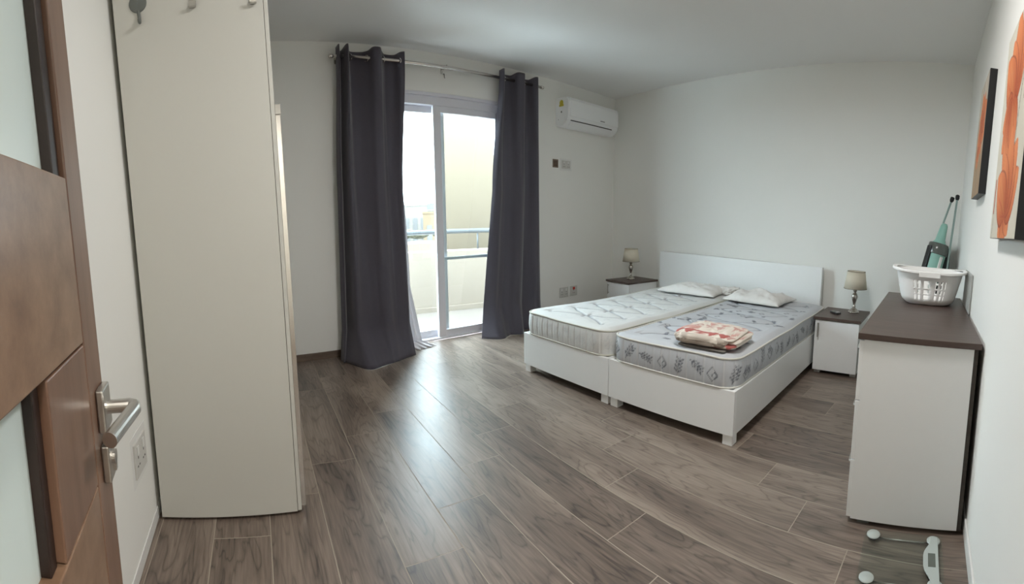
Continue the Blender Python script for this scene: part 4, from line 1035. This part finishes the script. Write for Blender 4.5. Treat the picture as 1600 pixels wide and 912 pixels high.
for j in range(NZ+1):
    z = 1.13*j/NZ; a = 0.075*(1-0.15*(j/NZ)); row = []
    for k in range(NA):
        an = 2*math.pi*k/NA; ex = math.copysign(abs(math.cos(an))**0.6, math.cos(an)); ey = math.copysign(abs(math.sin(an))**0.6, math.sin(an))
        nn = 1+0.10*mn.noise(Vector((ex*2, ey*2, z*5)))
        row.append(bm.verts.new((ex*a*1.3*nn, ey*0.058*nn, z)))
    rows.append(row)
for j in range(NZ):
    for k in range(NA): bm.faces.new((rows[j][k], rows[j][(k+1) % NA], rows[j+1][(k+1) % NA], rows[j+1][k]))
bm.faces.new(rows[0][::-1]); bm.faces.new(rows[-1]); obj('bag_body', bm, mat('black_nylon', (0.014, 0.015, 0.015, 1), 0.6, noise=0.3), t, smooth=True)
bm = B(); tube(bm, smoothpath([(-0.05, 0, 1.12), (-0.045, 0, 1.17), (0.0, 0, 1.19), (0.045, 0, 1.17), (0.05, 0, 1.12)], 6), 0.006, 8); obj('bag_handle', bm, m_black, t, smooth=True)

# ------------------------------------------------------------------ flower canvases
def canvas(P, w, h, depth, label, paint, nx, ny):
    """P: near (camera-side) lower corner on the wall; x runs away from camera"""
    t = empty('canvas_picture', P, math.atan2(RT.y, RT.x), label, 'picture')
    bm = B(); box(bm, 0, w, 0.0, depth, 0, h); obj('stretcher', bm, m_black, t, bevel=0.001)
    verts, cols, faces = [], [], []
    for j in range(ny+1):
        for i in range(nx+1):
            u, v = i/nx, j/ny; verts.append((0.0015+u*(w-0.003), depth+0.0012, 0.0015+v*(h-0.003))); cols.append(paint(u, v))
    for j in range(ny):
        for i in range(nx): a = j*(nx+1)+i; faces.append((a, a+nx+1, a+nx+2, a+1))
    me = bpy.data.meshes.new('painting'); me.from_pydata(verts, [], faces)
    at = me.color_attributes.new('pattern', 'FLOAT_COLOR', 'POINT')
    for k, c in enumerate(cols): at.data[k].color = (c[0], c[1], c[2], 1)
    obj('painting', me, attrmat('painted_canvas', 0.6, 0.3, 300), t)
    return t
def mixc(a, b, k): return tuple(a[i]*(1-k)+b[i]*k for i in range(3))
OR1, OR2, OR3 = srgb(218, 128, 84), srgb(168, 70, 42), srgb(228, 170, 104)
CRM, GRY, DKR = srgb(214, 208, 194), srgb(120, 112, 98), srgb(110, 46, 34)
def petals(u, v, cu, cv, R, n, a0, spread, asp=0.33):
    """list of elongated petals fanning around the centre; returns colour or None"""
    best = None
    for k in range(n):
        a = a0 + (k-(n-1)/2)*spread
        dx, dy = math.sin(a), math.cos(a)
        x, y = (u-cu), (v-cv)*1.35
        l = x*dx+y*dy; c = x*dy-y*dx
        Lk = R*(0.85+0.25*((k*37) % 5)/5)
        if 0 < l < Lk:
            wd_ = asp*Lk*math.sin(math.pi*min(1, (l/Lk)**0.75))**0.7
            if abs(c) < wd_:
                f = l/Lk; e_ = abs(c)/wd_
                st = 0.5+0.5*mn.noise(Vector((math.atan2(c, l+0.02)*16, l*4, k*3.1)))*1.8
                col = mixc(OR2, OR1, min(1, f*1.3)); col = mixc(col, OR3, 0.35*st*(1-e_))
                if e_ > 0.90: col = mixc(col, DKR, 0.55)
                best = col
    return best
def paint_big(u, v):
    n_ = 0.5+0.5*mn.noise(Vector((u*6, v*8, 1)))
    col = mixc(CRM, srgb(196, 190, 172), n_*0.5)
    for (a, b, c, d) in ((0.30, 0.30, 0.22, 1.0), (0.16, 0.55, 0.12, 0.80)):
        k = (v-b)/(d-b)
        if 0 < k < 1 and abs(u-(a+(c-a)*k+0.02*math.sin(k*7))) < 0.008: col = GRY
    x, y = u-0.22, (v-0.80)*1.3
    if x*x/0.003+y*y/0.012 < 1: col = mixc(GRY, CRM, 0.35)
    for args in ((0.52, 0.60, 0.55, 5, 0.10, 0.36, 0.30), (0.55, 0.62, 0.42, 5, 2.75, 0.42, 0.36), (0.44, 0.16, 0.30, 5, 3.14, 0.75, 0.42), (0.44, 0.10, 0.50, 5, 0.0, 0.50, 0.34)):
        c = petals(u, v, *args)
        if c: col = c
    if abs(u-0.93) < 0.018 and 0.12 < v < 0.30: col = OR2
    if abs(u-(0.93-0.02*math.sin(v*9))) < 0.006 and v < 0.14: col = GRY
    return col
def paint_small(u, v):
    col = mixc(srgb(176, 150, 122), srgb(214, 206, 192), min(1, max(0, (v-0.25)*1.6)))
    col = mixc(col, srgb(134, 108, 86), 0.35*(0.5+0.5*mn.noise(Vector((u*5, v*9, 3)))))
    if abs(u-0.5-0.03*math.sin(v*8)) < 0.014 and (v < 0.45 or v > 0.74): col = GRY
    if abs(u-0.70) < 0.010 and v < 0.5: col = DKR
    c = petals(u, v, 0.42, 0.60, 0.44, 8, 0.0, 0.78, 0.40)
    if c: col = c
    c = petals(u, v, 0.62, 0.42, 0.24, 4, 3.0, 0.6, 0.45)
    if c: col = c
    return col
canvas(RW(1.205, 0.0, 1.238), 0.50, 0.72, 0.035, 'large canvas of orange poppies on cream, nearest the camera', paint_big, 150, 200)
canvas(RW(2.30, 0.0, 1.462), 0.38, 0.62, 0.038, 'smaller orange poppy canvas with black edges, further along the wall', paint_small, 100, 140)

# ------------------------------------------------------------------ glass bathroom scale
SA = math.radians(5.0)
t = empty('bathroom_scale', (1.445, -0.057, 0), SA, 'square clear glass bathroom scale on the floor before the chest of drawers', 'scale')
SW = 0.30
bm = B(); box(bm, 0, SW, 0, SW+0.01, 0.012, 0.018); obj('glass_plate', bm, m_scaleglass, t, bevel=0.0015)
m_silv = mat('silver_grey_plastic', srgb(176, 184, 180), 0.35, noise=0.02)
for xx in (0.035, SW-0.035):
    for yy in (0.035, SW-0.025):
        bm = B(); lathe(bm, [(0.0005, 0.0), (0.012, 0.0), (0.014, 0.003), (0.015, 0.0118), (0.0005, 0.0118)], 24, Matrix.Translation((xx, yy, 0))); obj('foot', bm, m_black, t)
        bm = B(); lathe(bm, [(0.027, 0.0182), (0.027, 0.020), (0.024, 0.023), (0.0005, 0.0245)], 28, Matrix.Translation((xx, yy, 0))); obj('foot_cap', bm, m_silv, t, smooth=True)
for xx in (0.035, SW-0.035):
    bm = B(); tube(bm, [(xx, 0.05, 0.008), (xx, SW-0.04, 0.008)], 0.0026, 8); obj('cross_bar', bm, m_steel, t, smooth=True)
bm = B(); ppts = []
for k in range(41):
    x_ = 0.02+(SW-0.04)*k/40; ppts.append((x_, 0.050+0.026*math.exp(-((x_-SW/2)/0.075)**4)))
for k in range(40, -1, -1):
    x_ = 0.02+(SW-0.04)*k/40; ppts.append((x_, 0.018))
prism(bm, ppts, 0.0182, 0.025); obj('display_housing', bm, m_silv, t, bevel=0.002)
bm = B(); box(bm, SW/2-0.035, SW/2+0.035, 0.030, 0.058, 0.025, 0.0258); obj('display', bm, mat('lcd_grey', srgb(96, 102, 96), 0.2), t)

# things that are a single mesh need no empty above them
for e in [o for o in list(bpy.data.objects) if o.type == 'EMPTY' and o.parent is None]:
    ch = [c for c in bpy.data.objects if c.parent == e]
    if len(ch) == 1 and ch[0].type == 'MESH':
        c = ch[0]; n_ = e.name
        loc, rot = e.location.copy(), e.rotation_euler.copy()
        for k in e.keys(): c[k] = e[k]
        c.parent = None
        L0 = Matrix.LocRotScale(c.location.copy(), c.rotation_euler.copy(), None)
        c.matrix_world = Matrix.LocRotScale(loc, rot, None) @ L0
        bpy.data.objects.remove(e); c.name = n_
